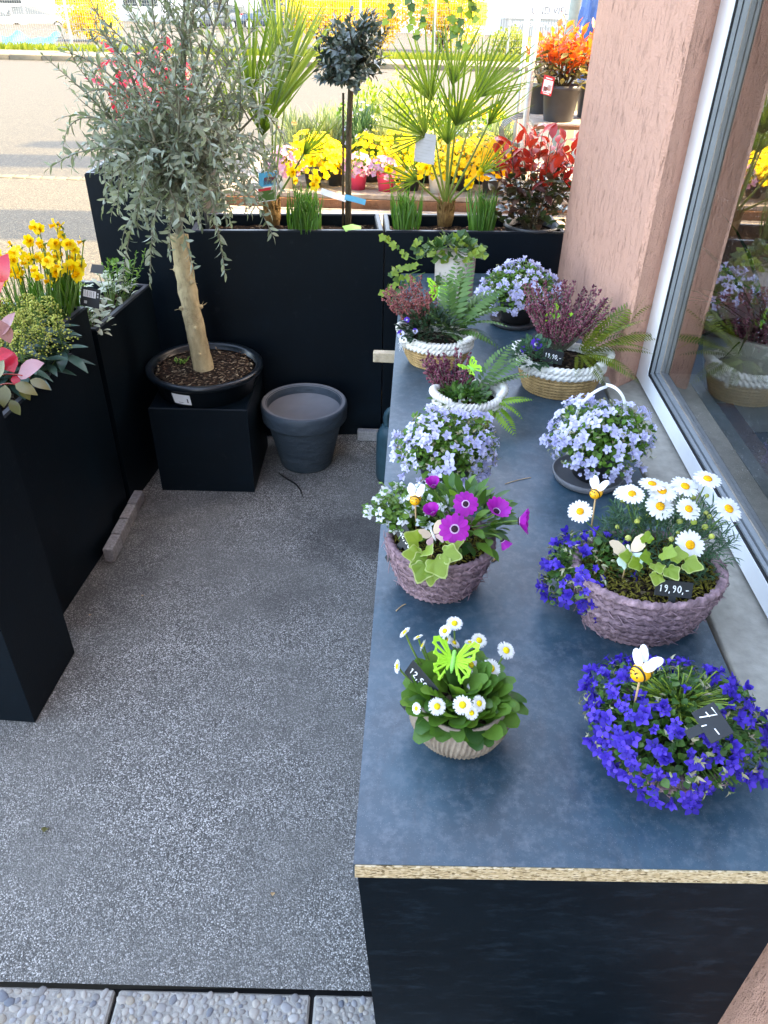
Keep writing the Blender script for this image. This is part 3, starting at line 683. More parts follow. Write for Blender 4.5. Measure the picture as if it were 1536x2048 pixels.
for (px, py, Y, r0) in ((255, 130, 2.50, .011), (375, 40, 2.66, .013), (455, 130, 2.74, .011), (300, 250, 2.42, .010), (440, 270, 2.48, .010), (360, 200, 2.36, .009), (520, 220, 2.66, .009), (220, 240, 2.6, .009), (375, -120, 2.68, .010), (455, -60, 2.72, .009)):
    e = np.array(at(px, py, Y)); q = bez([lo(fork)-[0, 0, .04], lo(fork)+[0, 0, .14], lo(e)*.55+lo(fork)*.45+[0, 0, .05], lo(e)], 12); limbs.append((q, r0))
bg_ = G(); LM = []; OLF = leafT(1, .15, .18, .25, 4, 'ell')
for q, r0 in limbs: tube(q, list(np.linspace(r0, r0*.35, len(q))), 6, g=bg_)
cen = lo(at(370, 300, 2.58))
for i in range(330):
    q, r0 = limbs[rng.randrange(len(limbs))]; k = rng.randrange(4, len(q)); p = q[k]
    a = rng.uniform(0, 6.283); weep = rng.random() < .5
    out = nrm(np.array([math.cos(a), math.sin(a)*.8, 0])+.8*np.array([(p-cen)[0], (p-cen)[1], 0]))
    if weep: d = out*.9+np.array([0, 0, rng.uniform(-.1, .45)]); L = rng.uniform(.18, .31); gv = rng.uniform(.4, .85)
    else: d = out*.55+np.array([0, 0, rng.uniform(.5, 1.2)]); L = rng.uniform(.18, .36); gv = rng.uniform(-.1, .08)
    if weep and p[2] > cen[2]+.12: continue
    if weep and p[0] > cen[0]+.05 and rng.random() < .4: continue
    pa = twigpath(p, d, L, gv, rng); tube(pa, list(np.linspace(.0026, .0010, len(pa))), 4, g=bg_, cap=False)
    LM += leaves_on(pa, .017 if weep else .0215, rng, .028, .045)
# long loose outer shoots seen against the road and the planter
for (sx, sy, sY, ex, ey, eY, gv) in ((250, 180, 2.5, 130, 105, 2.5, .0), (260, 200, 2.5, 165, 190, 2.45, .0), (240, 260, 2.45, 125, 235, 2.45, 0), (250, 300, 2.45, 100, 335, 2.45, .1), (300, 340, 2.4, 245, 560, 2.4, .5), (320, 400, 2.38, 300, 560, 2.38, .6),
        (420, 380, 2.4, 450, 545, 2.38, .6), (470, 380, 2.45, 545, 470, 2.45, .5), (380, 90, 2.6, 285, -30, 2.6, -.1), (390, 60, 2.6, 350, -60, 2.6, 0), (450, 60, 2.7, 470, -60, 2.7, 0), (520, 160, 2.66, 585, 110, 2.66, 0), (520, 230, 2.66, 575, 300, 2.66, .4), (300, 120, 2.5, 245, 10, 2.5, 0), (270, 140, 2.5, 180, 60, 2.5, 0), (420, 300, 2.4, 500, 420, 2.4, .5),
        (340, 380, 2.36, 385, 540, 2.36, .5), (500, 300, 2.5, 560, 380, 2.5, .4), (310, 60, 2.55, 300, -40, 2.55, 0), (260, 320, 2.42, 205, 420, 2.42, .4)):
    a, b = lo(at(sx, sy, sY)), lo(at(ex, ey, eY)); mid = (a+b)/2+np.array([0, 0, .04+.06*gv]); pa = bez([a, mid, b], 10)
    tube(pa, list(np.linspace(.003, .001, len(pa))), 4, g=bg_, cap=False); LM += leaves_on(pa, .018, rng, .034, .048, skip=.0)
P('branches', bg_, MT['twig'], ol, kind='stuff')
P('leaves', G().sc(OLF, LM), MT['oliveleaf'], ol, kind='stuff')
# its pot
op = T('round_pot', 'round black plastic nursery pot with rolled rim under the olive tree', 'pot', (-.775, 2.645, .358))
P('pot', lathe([(.165, 0), (.175, .004), (.195, .075), (.200, .078), (.212, .080), (.219, .088), (.219, .097), (.212, .104), (.200, .103), (.192, .096), (.190, .07), (.0001, .068)], 56), MT['blackgloss'], op)
P('soil', lathe([(.191, .080), (.15, .086), (.09, .088), (.045, .092), (.0001, .094)], 40, wob=lambda r, z, th: r*(1+.0*th)), MT['soil'], op)
g = G(); rng = random.Random(4); ch = leafT(1, .22, .2, .2, 2, 'ell'); Ms = []
for i in range(260):
    a = rng.uniform(0, 6.28); r = .185*math.sqrt(rng.uniform(.06, 1)); Ms.append(om((r*math.cos(a), r*math.sin(a), .088), (rng.uniform(-1, 1), rng.uniform(-1, 1), rng.uniform(-.1, .35)), (0, 0, 1), rng.uniform(.008, .024)))
P('bark_mulch', g.sc(ch, Ms), leafm('mulch', [(.03, .018, .012), (.07, .04, .028), (.14, .10, .06), (.32, .26, .18)], .0, .9, .1), op, kind='stuff')
g = G(); Ms = [om((-.10+rng.uniform(-.02, .02), .03+rng.uniform(-.02, .02), .088), (rng.uniform(-1, 1), rng.uniform(-1, 1), 1.2), (0, 0, 1), rng.uniform(.015, .03)) for _ in range(26)]
P('weeds', g.sc(leafT(1, .16, .3, .2, 3), Ms), MT['freshleaf'], op, kind='stuff')
def arcband(r, a0, a1, z0, z1, n=8, m=0):
    V = []; 
    for i in range(n+1):
        a = a0+(a1-a0)*i/n; V += [(r[0]*math.cos(a), r[0]*math.sin(a), z0), (r[1]*math.cos(a), r[1]*math.sin(a), z1)]
    return G().add(V, [(2*i, 2*i+2, 2*i+3, 2*i+1) for i in range(n)], m)
lb = P('sticker', arcband((.1835, .1945), -2.02, -1.64, .018, .062), MT['chalk'], op)
g = G()
for k in range(5): g.join(arcband((.1862+.0002, .1868+.0002), -1.90, -1.80+.02*(k % 2), .026+k*.006, .0275+k*.006, 3))
g.join(arcband((.1868, .1912), -1.715, -1.69, .028, .046, 2))
P('print', g, MT['ink'], lb)

# ------------------------------------------------------------------ empty grey bucket planter
bk = T('bucket_planter', 'empty slate grey rustic bucket planter on the forecourt', 'planter', (-.415, 2.722, 0))
P('body', lathe([(.0001, .002), (.100, 0), (.106, .006), (.15, .20), (.152, .205), (.166, .207), (.171, .215), (.174, .262), (.172, .274), (.168, .278), (.152, .278), (.148, .274), (.145, .225)], 56), [MT['greypot']], bk)
P('lining', lathe([(.1452, .231), (.1485, .275), (.155, .2795), (.166, .2795)], 56), MT['greypotin'], bk)
P('inner_base', lathe([(.145, .222), (.143, .214), (.08, .212), (.0001, .2115)][::-1], 40, wob=None), MT['greypot'], bk)
# thin dark root / twig on the floor
S('fallen_twig', tube([Vector(atz(a, b, .004)) for a, b in ((556, 945), (570, 955), (582, 962), (592, 968), (600, 978), (607, 996))], [.002, .003, .003, .0035, .003, .0015], 5), MT['black'], 'thin dark twig lying on the forecourt below the bucket planter', 'twig')

# ------------------------------------------------------------------ laurel standard
LB = Vector((-.262, 3.06, .83))
la = T('laurel_tree', 'small laurel standard with ball crown tied to a stake', 'tree', LB)
tp_ = [np.array(v)-np.array(LB) for v in ((-.262, 3.06, .83), (-.258, 3.06, 1.02), (-.255, 3.055, 1.2), (-.247, 3.06, 1.345), (-.238, 3.06, 1.44), (-.232, 3.06, 1.52))]
P('trunk', tube(tp_, [.013, .011, .0105, .010, .010, .006], 8), MT['laurelbark'], la)
P('stake', tube([(-.02, .005, 0), (-.012, .0, .5)], .0045, 6), MT['laurelbark'], la)
g = G(); LM = []; rng = random.Random(9); top = tp_[4]
for i in range(85):
    a = rng.uniform(0, 6.28); e = math.asin(rng.uniform(-.25, 1.0)); d = np.array([math.cos(a)*math.cos(e), math.sin(a)*math.cos(e), math.sin(e)])
    pa = twigpath(tp_[3]*.5+tp_[4]*.5 if i % 2 else top, d, rng.uniform(.10, .155), -.03, rng, 7, .3)
    tube(pa, list(np.linspace(.004, .0012, len(pa))), 4, g=g, cap=False); LM += leaves_on(pa, .013, rng, .030, .046, .5, .25)
P('branches', g, MT['laurelbark'], la, kind='stuff'); P('leaves', G().sc(leafT(1, .24, .15, .3, 4), LM), MT['laurelleaf'], la, kind='stuff')
# plastic tags by the laurel
def ribbon(pts, wd, mat, name, label, cat, nrmv=(0, -1, .4), par=None):
    pts = [np.array(p) for p in pts]; V = []; 
    for i, p in enumerate(pts):
        t = nrm((pts[min(i+1, len(pts)-1)]-pts[max(i-1, 0)])); s = nrm(np.cross(t, nrmv))*wd/2; n = nrm(np.cross(s, t))*.0006; V += [p-s-n, p+s-n, p+s+n, p-s+n]
    F = [(i*4+j, i*4+(j+1) % 4, (i+1)*4+(j+1) % 4, (i+1)*4+j) for i in range(len(pts)-1) for j in range(4)]+[(3, 2, 1, 0), tuple((len(pts)-1)*4+j for j in range(4))]
    g = G().add(V, F)
    return P(name, g, mat, par, False) if par is not None else S(name, g, mat, label, cat, False)
ribbon([at(642, 382, 3.0), at(665, 390, 2.99), at(692, 398, 3.02)], .022, MT['chalk'], 'plant_tag', 'white plastic plant tag tied to the laurel trunk', 'tag')
ribbon([at(690, 394, 3.01), at(710, 399, 3.0), at(731, 405, 3.0)], .020, MT['cyan'], 'plant_tag', 'blue plastic tag end tied to the laurel trunk', 'tag')
ribbon([at(688, 458, 2.97), at(706, 454, 2.99), at(722, 458, 3.0)], .03, MT['limecard'], 'plant_tag', 'lime green card lying in the trough below the laurel', 'tag', (0, -.6, 1))

# ------------------------------------------------------------------ palms
LFT = [leafT(1, .0155, c, .5, 6, 'blade', m=0) for c in (.05, .12, .25)]
def palm(label, base, hubs, seed):
    t = T('fan_palm', label, 'palm', base); rng = random.Random(seed)
    g = G(); tube([(0, 0, -.02), (0, 0, .03), (.004, 0, .07)], [.028, .034, .022], 12, g=g)
    for i in range(24):
        a = i*2.4; tube([(.026*math.cos(a), .026*math.sin(a), .0+.002*i), (.036*math.cos(a), .036*math.sin(a), .05+.002*i)], [.006, .001], 4, g=g)
    P('stem_base', g, MT['palmbase'], t)
    lm = [f.mesh('leaflet', MT['palm']) for f in LFT]
    for (hx, hy, hY, ax, ay, aY, spread, L, n) in hubs:
        h = np.array(at(hx, hy, hY))-np.array(base); e = np.array(at(ax, ay, aY))-np.array(base); d = nrm(e-h)
        mid = h*.5+np.array([h[0]*.02, h[1]*.02, .02]); pa = bez([(0, 0, .05), mid, h], 10)
        fo = P('frond_stalk', tube(pa, list(np.linspace(.0055, .003, 11)), 6), MT['palmstalk'], t)
        nn = nrm(np.cross(np.cross(d, [0.2, -1, .3]), d)*1.0+np.array([rng.uniform(-.35, .35), 0, rng.uniform(-.2, .2)])); nn = nrm(nn-np.dot(nn, d)*d); sd_ = np.cross(d, nn)
        for i in range(n):
            f = (i/(n-1)-.5)*2; a = f*R_(spread)/2+rng.uniform(-.03, .03); dd = math.cos(a)*d+math.sin(a)*sd_+nn*(.18*abs(f)+rng.uniform(-.05, .05))
            P('leaflet', lm[rng.randrange(3)], None, fo, M=mm(om(h, dd, nn, L*(1-.28*f*f)*rng.uniform(.88, 1.08), rng.uniform(-.3, .3), rng.uniform(.8, 1.2))))
    return t
PB = at(890, 440, 3.10)
palm('small fan palm with splayed green fronds in the right trough', PB, [
    (849, 273, 2.98, 780, 180, 2.9, 130, .25, 17), (912, 251, 3.0, 960, 130, 2.95, 105, .27, 18), (861, 203, 3.15, 840, 80, 3.15, 85, .27, 15), (976, 249, 3.06, 1045, 160, 3.0, 70, .22, 13),
    (895, 288, 3.06, 900, 160, 3.05, 90, .23, 15), (834, 361, 3.0, 770, 330, 2.95, 100, .17, 13), (956, 349, 3.02, 1010, 295, 2.98, 60, .17, 11), (954, 195, 3.22, 1035, 90, 3.25, 90, .28, 17), (905, 170, 3.25, 930, 60, 3.3, 80, .26, 14)], 5)
PB = at(545, 438, 3.12)
palm('tall fan palm glowing yellow green behind the olive tree', PB, [
    (545, 225, 3.14, 600, 60, 3.3, 60, .42, 16), (575, 165, 3.3, 625, 0, 3.45, 50, .38, 15), (607, 308, 3.08, 665, 245, 3.0, 55, .19, 11), (505, 190, 3.2, 480, 40, 3.2, 85, .36, 17), (525, 270, 3.05, 540, 120, 3.0, 75, .30, 15), (560, 130, 3.35, 560, 0, 3.4, 70, .34, 14), (470, 250, 3.15, 430, 120, 3.1, 90, .28, 14)], 8)

# ------------------------------------------------------------------ daffodils
def narcT():
    g = flowerT(6, .020, .0085, .1, .05, 'petal', 3, .002, 0, 1, 0, 0, jit=.12)
    V = []; lathe([(.0035, 0), (.0045, .006), (.006, .013), (.0078, .0155)], 10, m=1, g=g)
    lathe([(.0035, 0), (.003, -.006), (.0012, -.014)], 6, m=2, g=g); return g
NM = narcT().mesh('flower', [MT['daff'], MT['dafforange'], MT['stem']])
BL = [leafT(1, .022, c, .35, 6, 'blade') for c in (.1, .25, .45)]
def daffodil(label, base, r, nb, hb, nf, hf, seed, lean=(0, 0), yc=1.0, wd=1.0):
    t = T('daffodil_clump', label, 'daffodil', base); rng = random.Random(seed); Ms = [[], [], []]
    for i in range(nb):
        a = rng.uniform(0, 6.28); q = r*.75*math.sqrt(rng.random()); p = (q*math.cos(a), q*math.sin(a)*yc, -.01)
        d = np.array([math.cos(a)*rng.uniform(.05, .5)*q/r, math.sin(a)*.3*q/r, 1])+np.array([lean[0], lean[1], 0])+np.array([rng.uniform(-.1, .1), rng.uniform(-.1, .1), 0])
        Ms[rng.randrange(3)].append(om(p, d, (math.cos(a), math.sin(a), .3), hb*rng.uniform(.7, 1.12), rng.uniform(-1, 1), wd))
    g = G()
    for k in range(3): g.sc(BL[k], Ms[k])
    P('blades', g, MT['blade'], t, kind='stuff'); sg_ = G()
    for i in range(nf):
        a = rng.uniform(0, 6.28); q = r*math.sqrt(rng.random())*1.25; z = hf*rng.uniform(.62, 1.05)
        e = np.array([q*math.cos(a)+lean[0]*z, q*math.sin(a)*yc+lean[1]*z, z]); f = nrm((rng.uniform(-.9, .7), rng.uniform(-1.2, .1), rng.uniform(-.3, .45)))
        tube(bez([(q*.5*math.cos(a), q*.5*math.sin(a)*yc, 0), (e[0], e[1], z*.7), (e[0], e[1], z+.02), e-f*.013], 8), .0018, 4, g=sg_, cap=False)
        P('flower', NM, None, t, M=mm(omz(e, f, rng.uniform(.78, 1.08), rng.uniform(0, 6))))
    if nf: P('stems', sg_, MT['stem'], t, kind='stuff')
    return t
daffodil('daffodil clump with many green blades beside the laurel trunk', at(610, 455, 3.0), .085, 130, .155, 5, .215, 1, (0, .10))
daffodil('daffodil clump with green blades left of the small palm', at(812, 452, 3.04), .065, 105, .14, 3, .20, 2, (.0, .12))
daffodil('daffodil clump between the small palm and the potted photinia', at(962, 455, 3.06), .065, 105, .15, 2, .20, 3, (0, .12))
daffodil('daffodil clump with upright blades in the narrow black planter', atz(142, 632, .75), .045, 46, .19, 11, .27, 4, (.0, .0), wd=1.15)
daffodil('yellow daffodils in full bloom crowded behind the skimmia', Vector((-1.17, 2.25, .74)), .14, 90, .18, 64, .25, 5, (.05, .0), wd=1.0)

# ------------------------------------------------------------------ photinias
PHL = [leafT(1, .23, c, .3, 4, 'ell', w_) for c, w_ in ((.05, .01), (.2, .015), (.35, 0))]
def photinia(label, base, r, h, ns, redfrac, seed, red, pot=None, name='photinia', nmax=220, l0=.045, l1=.065, per=9, flat=1.0, fill=0, fillmat='photgreen'):
    t = T(name, label, 'shrub', base); rng = random.Random(seed); z0 = 0
    mr = [f.mesh('leaf', MT[red]) for f in PHL]; md = [f.mesh('leaf', MT['photgreen']) for f in PHL]; sg_ = G(); n = 0
    if pot:
        pr, ph = pot; z0 = ph-.02
        P('pot', lathe([(pr*.78, 0), (pr*.8, .004), (pr*.98, ph*.86), (pr*1.04, ph*.87), (pr*1.05, ph), (pr*.97, ph), (pr*.94, ph-.03), (.0001, ph-.032)], 36), MT['darkpot'], t)
        P('soil', lathe([(pr*.95, ph-.028), (.0001, ph-.022)], 20), MT['soil'], t)
    for i in range(ns):
        a = i*2.4+rng.uniform(-.3, .3); q = r*math.sqrt((i+.5)/ns); e = np.array([q*math.cos(a), q*math.sin(a)*flat, z0+h*rng.uniform(.78, 1.05)*(1-.25*(q/r)**2)])
        pa = bez([(q*.15*math.cos(a), q*.15*math.sin(a), z0), (e[0]*.8, e[1]*.8, z0+h*.45), e], 8); tube(pa, list(np.linspace(.003, .0012, 9)), 4, g=sg_, cap=False)
        for k in range(per):
            f = .25+.75*(k+1)/per; p = np.array(pa[int(f*8)]); al = rng.uniform(0, 6.28); top = f > 1-redfrac*rng.uniform(.7, 1.2)
            el = rng.uniform(.5, 1.2) if top else rng.uniform(-.3, .6)
            d = np.array([math.cos(al)*math.cos(el), math.sin(al)*math.cos(el), math.sin(el)])
            if n < nmax:
                P('leaf', (mr if top else md)[rng.randrange(3)], None, t, M=mm(om(p, d, (0, 0, 1), rng.uniform(l0, l1)*(1 if top else .9), rng.uniform(-.6, .6)))); n += 1
    Ms = []
    for i in range(fill):
        a = rng.uniform(0, 6.28); q = r*math.sqrt(rng.random())*.95; z = z0+h*rng.uniform(.06, .62); el = rng.uniform(-.3, .9)
        Ms.append(om((q*math.cos(a), q*math.sin(a)*flat, z), (math.cos(a+rng.uniform(-1, 1))*math.cos(el), math.sin(a+rng.uniform(-1, 1))*math.cos(el), math.sin(el)), (0, 0, 1), rng.uniform(l0, l1)*.85, rng.uniform(-.6, .6)))
    if fill: P('inner_leaves', G().sc(PHL[1], Ms), MT[fillmat], t, kind='stuff')
    P('stems', sg_, MT['laurelbark'], t, kind='stuff'); return t
fp = at(1062, 452, 3.12)
photinia('red tipped photinia in a black pot set in the right trough', (fp.x, fp.y, .80), .175, .36, 27, .40, 21, 'photred', (.105, .09), per=11, flat=.75, nmax=300, l0=.05, l1=.072, fill=260)
photinia('red leaved photinia growing behind the olive crown in the tallest planter', (-1.02, 3.2, 1.0), .22, .46, 20, .6, 22, 'leucred', None, per=9, l0=.06, l1=.085)

# ------------------------------------------------------------------ left troughs: leucothoe, skimmia, variegated plants
lt = T('leucothoe', 'leucothoe shrub with large pink, red and olive leaves in the trough', 'shrub', (-1.16, 1.72, .66))
rng = random.Random(2); LL = [leafT(1, .24, c, .22, 5, 'ell', .01) for c in (.1, .3)]
mset = {k: [f.mesh('leaf', MT[k]) for f in LL] for k in ('leucpink', 'leucred', 'leucolive')}
def lleaf(px0, py0, px1, py1, Y0, Y1, k, sx=1.0, up=(0, -.5, 1)):
    a = np.array(at(px0, py0, Y0)); b = np.array(at(px1, py1, Y1)); L = np.linalg.norm(b-a)
    P('leaf', mset[k][rng.randrange(2)], None, lt, M=mm(om(a-np.array((-1.16, 1.72, .66)), b-a, up, L, 0, sx)))
for q in ((35, 752, 84, 722, 1.70, 1.70, 'leucpink', 1.5), (28, 745, 0, 690, 1.70, 1.74, 'leucred', 1.3), (0, 672, 26, 622, 1.72, 1.74, 'leucpink', 1.1), (2, 565, 0, 505, 1.75, 1.75, 'leucred', 1.7), (-6, 590, 12, 520, 1.76, 1.76, 'leucred', 1.0),
          (25, 752, 38, 768, 1.70, 1.68, 'leucred', 1.4), (30, 768, 72, 782, 1.68, 1.66, 'leucolive', 1.1), (10, 770, 5, 815, 1.66, 1.62, 'leucolive', 1.4), (0, 640, 20, 690, 1.72, 1.72, 'leucpink', 1.3), (8, 720, -10, 760, 1.70, 1.68, 'leucolive', 1.2), (0, 720, 22, 700, 1.7, 1.72, 'leucred', 1.2),
          (40, 770, 60, 800, 1.72, 1.70, 'leucolive', 1.2), (20, 800, 40, 830, 1.62, 1.60, 'leucolive', 1.2), (60, 760, 98, 772, 1.80, 1.78, 'leucolive', 1.0)): lleaf(*q)
for i in range(18):
    a = rng.uniform(0, 6.28); P('leaf', mset['leucolive'][i % 2], None, lt, M=mm(om((rng.uniform(-.14, -.02), rng.uniform(-.04, .14), rng.uniform(.02, .12)), (math.cos(a), math.sin(a), rng.uniform(-.2, .6)), (0, 0, 1), rng.uniform(.05, .075))))
sg_ = G()
for (a, b) in (((0, 750, 1.7), (60, 755, 1.69)), ((0, 770, 1.68), (40, 772, 1.68)), ((-20, 800, 1.7), (0, 600, 1.75))):
    p0, p1 = np.array(at(*a))-np.array((-1.16, 1.72, .66)), np.array(at(*b))-np.array((-1.16, 1.72, .66)); tube(bez([p0, (p0+p1)/2+[0, 0, .01], p1], 6), .0018, 5, g=sg_)
P('stems', sg_, MT['photred'], lt)
sk = T('skimmia', 'skimmia with leathery blue green leaves and pale yellow flower panicles', 'shrub', (-1.15, 2.0, .66))
SK = [leafT(1, .19, c, .25, 5, 'ell') for c in (.1, .3)]; sm_ = [f.mesh('leaf', MT['skimleaf']) for f in SK]; rng = random.Random(31); bud = ico(.0028, 1); bM = []; sg_ = G()
for i in range(22):
    a = i*2.4; q = .16*math.sqrt((i+.5)/22); c = np.array([q*math.cos(a)*.95, q*math.sin(a)*1.1, .13+rng.uniform(-.03, .03)])
    tube([(q*.4*math.cos(a), q*.4*math.sin(a), 0), c, c+[0, 0, .07]], [.003, .0025, .0015], 5, g=sg_)
    for k in range(9):
        th = k*2.4+a; P('leaf', sm_[k % 2], None, sk, M=mm(om(c-[0, 0, .004*k], (math.cos(th), math.sin(th), rng.uniform(-.35, .35)), (0, 0, 1), rng.uniform(.065, .095))))
    for k in range(150):
        h = rng.random(); rr = (.044*(1-h)+.012)*math.sqrt(rng.random()); th = rng.uniform(0, 6.28); M = np.eye(4); s = rng.uniform(.6, 1.25); M[:3, :3] *= s; M[:3, 3] = c+[rr*math.cos(th), rr*math.sin(th), .012+h*.085]; bM.append(M)
        if k % 4 == 0: tube([c+[0, 0, .01+h*.05], M[:3, 3]], .0008, 3, g=sg_, cap=False)
P('panicles', G().sc(bud, bM), MT['skimbud'], sk, kind='stuff'); P('stems', sg_, MT['stem'], sk, kind='stuff')
# variegated plants
def vleafT(L, W):
    g = leafT(L, W*.66, .25, .2, 4, 'ell', m=0); e = leafT(L*1.06, W, .25, .2, 4, 'ell', m=1); e.V[0][:, 2] -= .0015; g.join(e); return g
def varieg(label, base, r, h, n, seed, name='variegated_plant', extra=None):
    t = T(name, label, 'plant', base); rng = random.Random(seed); VL = vleafT(1, .26).mesh('leaf', [MT['vargreen'], MT['varwhite']]); sg_ = G()
    for i in range(n):
        a = rng.uniform(0, 6.28); q = r*math.sqrt(rng.random()); p = (q*math.cos(a), q*math.sin(a)*1.3, h*rng.uniform(.3, 1)*(1-.4*(q/r)**2)); el = rng.uniform(-.2, .9)
        P('leaf', VL, None, t, M=mm(om(p, (math.cos(a)*math.cos(el), math.sin(a)*math.cos(el), math.sin(el)), (0, 0, 1), rng.uniform(.028, .045))))
        if i % 3 == 0: tube([(p[0]*.3, p[1]*.3, 0), p], .0014, 4, g=sg_, cap=False)
    if extra:
        Ms = []
        for i in range(90):
            a = rng.uniform(0, 6.28); q = extra[1]*math.sqrt(rng.random()); Ms.append(om((extra[0][0]+q*math.cos(a), extra[0][1]+q*math.sin(a), extra[0][2]+rng.uniform(0, .05)), (rng.uniform(-1, 1), rng.uniform(-1, 1), rng.uniform(.2, 1.4)), (0, 0, 1), rng.uniform(.012, .024)))
        P('young_shoots', G().sc(leafT(1, .28, .2, .2, 3), Ms), MT[extra[2]], t, kind='stuff')
    P('stems', sg_, MT['stem'], t, kind='stuff'); return t
varieg('low variegated plant with white edged leaves and yellow shoots', (-1.13, 2.47, .665), .075, .13, 85, 3, extra=((.0, -.02, .10), .04, 'ivylime'))
varieg('variegated plant with green sprigs close to the tall black planter', (-1.10, 2.66, .665), .075, .12, 70, 4, extra=((.03, .03, .10), .06, 'freshleaf'))
varieg('silver edged creeping plant spilling over the trough rim', (-1.08, 2.40, .655), .05, .07, 45, 6)
# sprigs growing up in front of the tall planter
sp_ = T('sprig', 'thin flowering green sprig rising beside the olive crown', 'plant', at(245, 600, 2.7)); g = G(); Ms = []; rng = random.Random(8); b0 = np.array(at(245, 600, 2.7))
for (px, py) in ((232, 520), (258, 530), (272, 505), (290, 500), (215, 520), (250, 555)):
    pa = bez([(0, 0, -.02), (np.array(at(px, py+40, 2.68))-b0)*.8, np.array(at(px, py, 2.66))-b0], 8); tube(pa, .0015, 4, g=g, cap=False); Ms += leaves_on(pa, .012, rng, .012, .022, .5, .3)
P('stems', g, MT['stem'], sp_, kind='stuff'); P('leaves', G().sc(leafT(1, .22, .2, .2, 3), Ms), MT['freshleaf'], sp_, kind='stuff')

# plant label cards
def card(name, label, cat, p, wv, hv, mat, prints=None, th=.0012, par=None):
    """p = lower-left corner, wv/hv = edge vectors"""
    p, wv, hv = np.array(p), np.array(wv), np.array(hv); n = nrm(np.cross(wv, hv))*th
    t = T(name, label, cat, p)
    g = G().add([(0, 0, 0), wv, wv+hv, hv, -n, wv-n, wv+hv-n, hv-n], [(0, 1, 2, 3), (7, 6, 5, 4), (0, 4, 5, 1), (1, 5, 6, 2), (2, 6, 7, 3), (3, 7, 4, 0)]); P('card', g, mat, t, False)
    for (u0, v0, u1, v1, mt) in prints or []:
        e = nrm(np.cross(wv, hv))*.0004; P('print', G().add([wv*a+hv*b+e for a, b in ((u0, v0), (u1, v0), (u1, v1), (u0, v1))], [(0, 1, 2, 3)]), mt, t, False)
    return t
a, b, c = at(160, 610, 2.31), at(198, 618, 2.31), at(163, 572, 2.33)
bars = [(.12, .5, .78, .86, MT['chalk'])]+[(.15+k*.055+.008*(k % 3), .53, .15+k*.055+.018+.012*(k % 2), .83, MT['ink']) for k in range(11)]+[(.84, .55, .92, .65, MT['papergrey']), (.84, .7, .92, .8, MT['papergrey']), (.2, .15, .35, .3, MT['papergrey'])]
card('plant_label', 'black plant label with white barcode between the planters', 'label', a, b-a, c-a, MT['slate'], bars)
a, b, c = at(180, 545, 2.62), at(205, 548, 2.62), at(184, 528, 2.63)
card('plant_label', 'dark plant label standing behind the variegated plant', 'label', a, b-a, c-a, MT['darkpot'])
a, b, c = at(828, 322, 2.97), at(868, 330, 2.97), at(832, 262, 2.98)
card('care_card', 'grey printed care card hanging from the small palm', 'card', a, b-a, c-a, MT['papergrey'], [(.12, .1+.11*k, .88-.12*(k % 3), .13+.11*k, MT['steel']) for k in range(8)])
a, b, c = at(515, 405, 3.03), at(552, 400, 3.03), at(517, 345, 3.05)
card('care_card', 'picture care card with red stripe standing below the tall palm', 'card', a, b-a, c-a, MT['chalk'], [(.02, .02, .98, .36, MT['midleaf']), (.02, .36, .98, .46, MT['redtag']), (.02, .5, .98, .98, MT['cyan']), (.3, .55, .95, .8, MT['photred'])])
# ------------------------------------------------------------------ small flower templates
def starT(mat, L=.0115, W=.0045, tilt=.35, tubel=.009):
    g = flowerT(5, L, W, .25, tilt, 'ell', 4, .0022, 0, 1, 0, 0, jit=.08)
    lathe([(.0030, .0012), (.0026, -.003), (.0014, -tubel)], 6, m=0, g=g); lathe([(.0016, -tubel+.001), (.0012, -tubel-.003), (.0006, -tubel-.009)], 5, m=1, g=g)
    tube([(0, 0, 0), (0, 0, .007)], .0006, 4, m=2, g=g); return g
def stars(k): return [starT(k, .0118, .0044, t).mesh('flower', [MT[k], MT['stem'], MT[k]]) for t in (.1, .4, .75, 1.15)]
BLUE, LAV, WHT = stars('bellblue'), stars('belllav'), stars('bellwhite')
RL = leafT(1, .42, .2, .2, 4, 'ell'); NL = leafT(1, .10, .3, .2, 3, 'ell')
NLW = leafT(1, .16, .6, .6, 3, 'ell', .06)
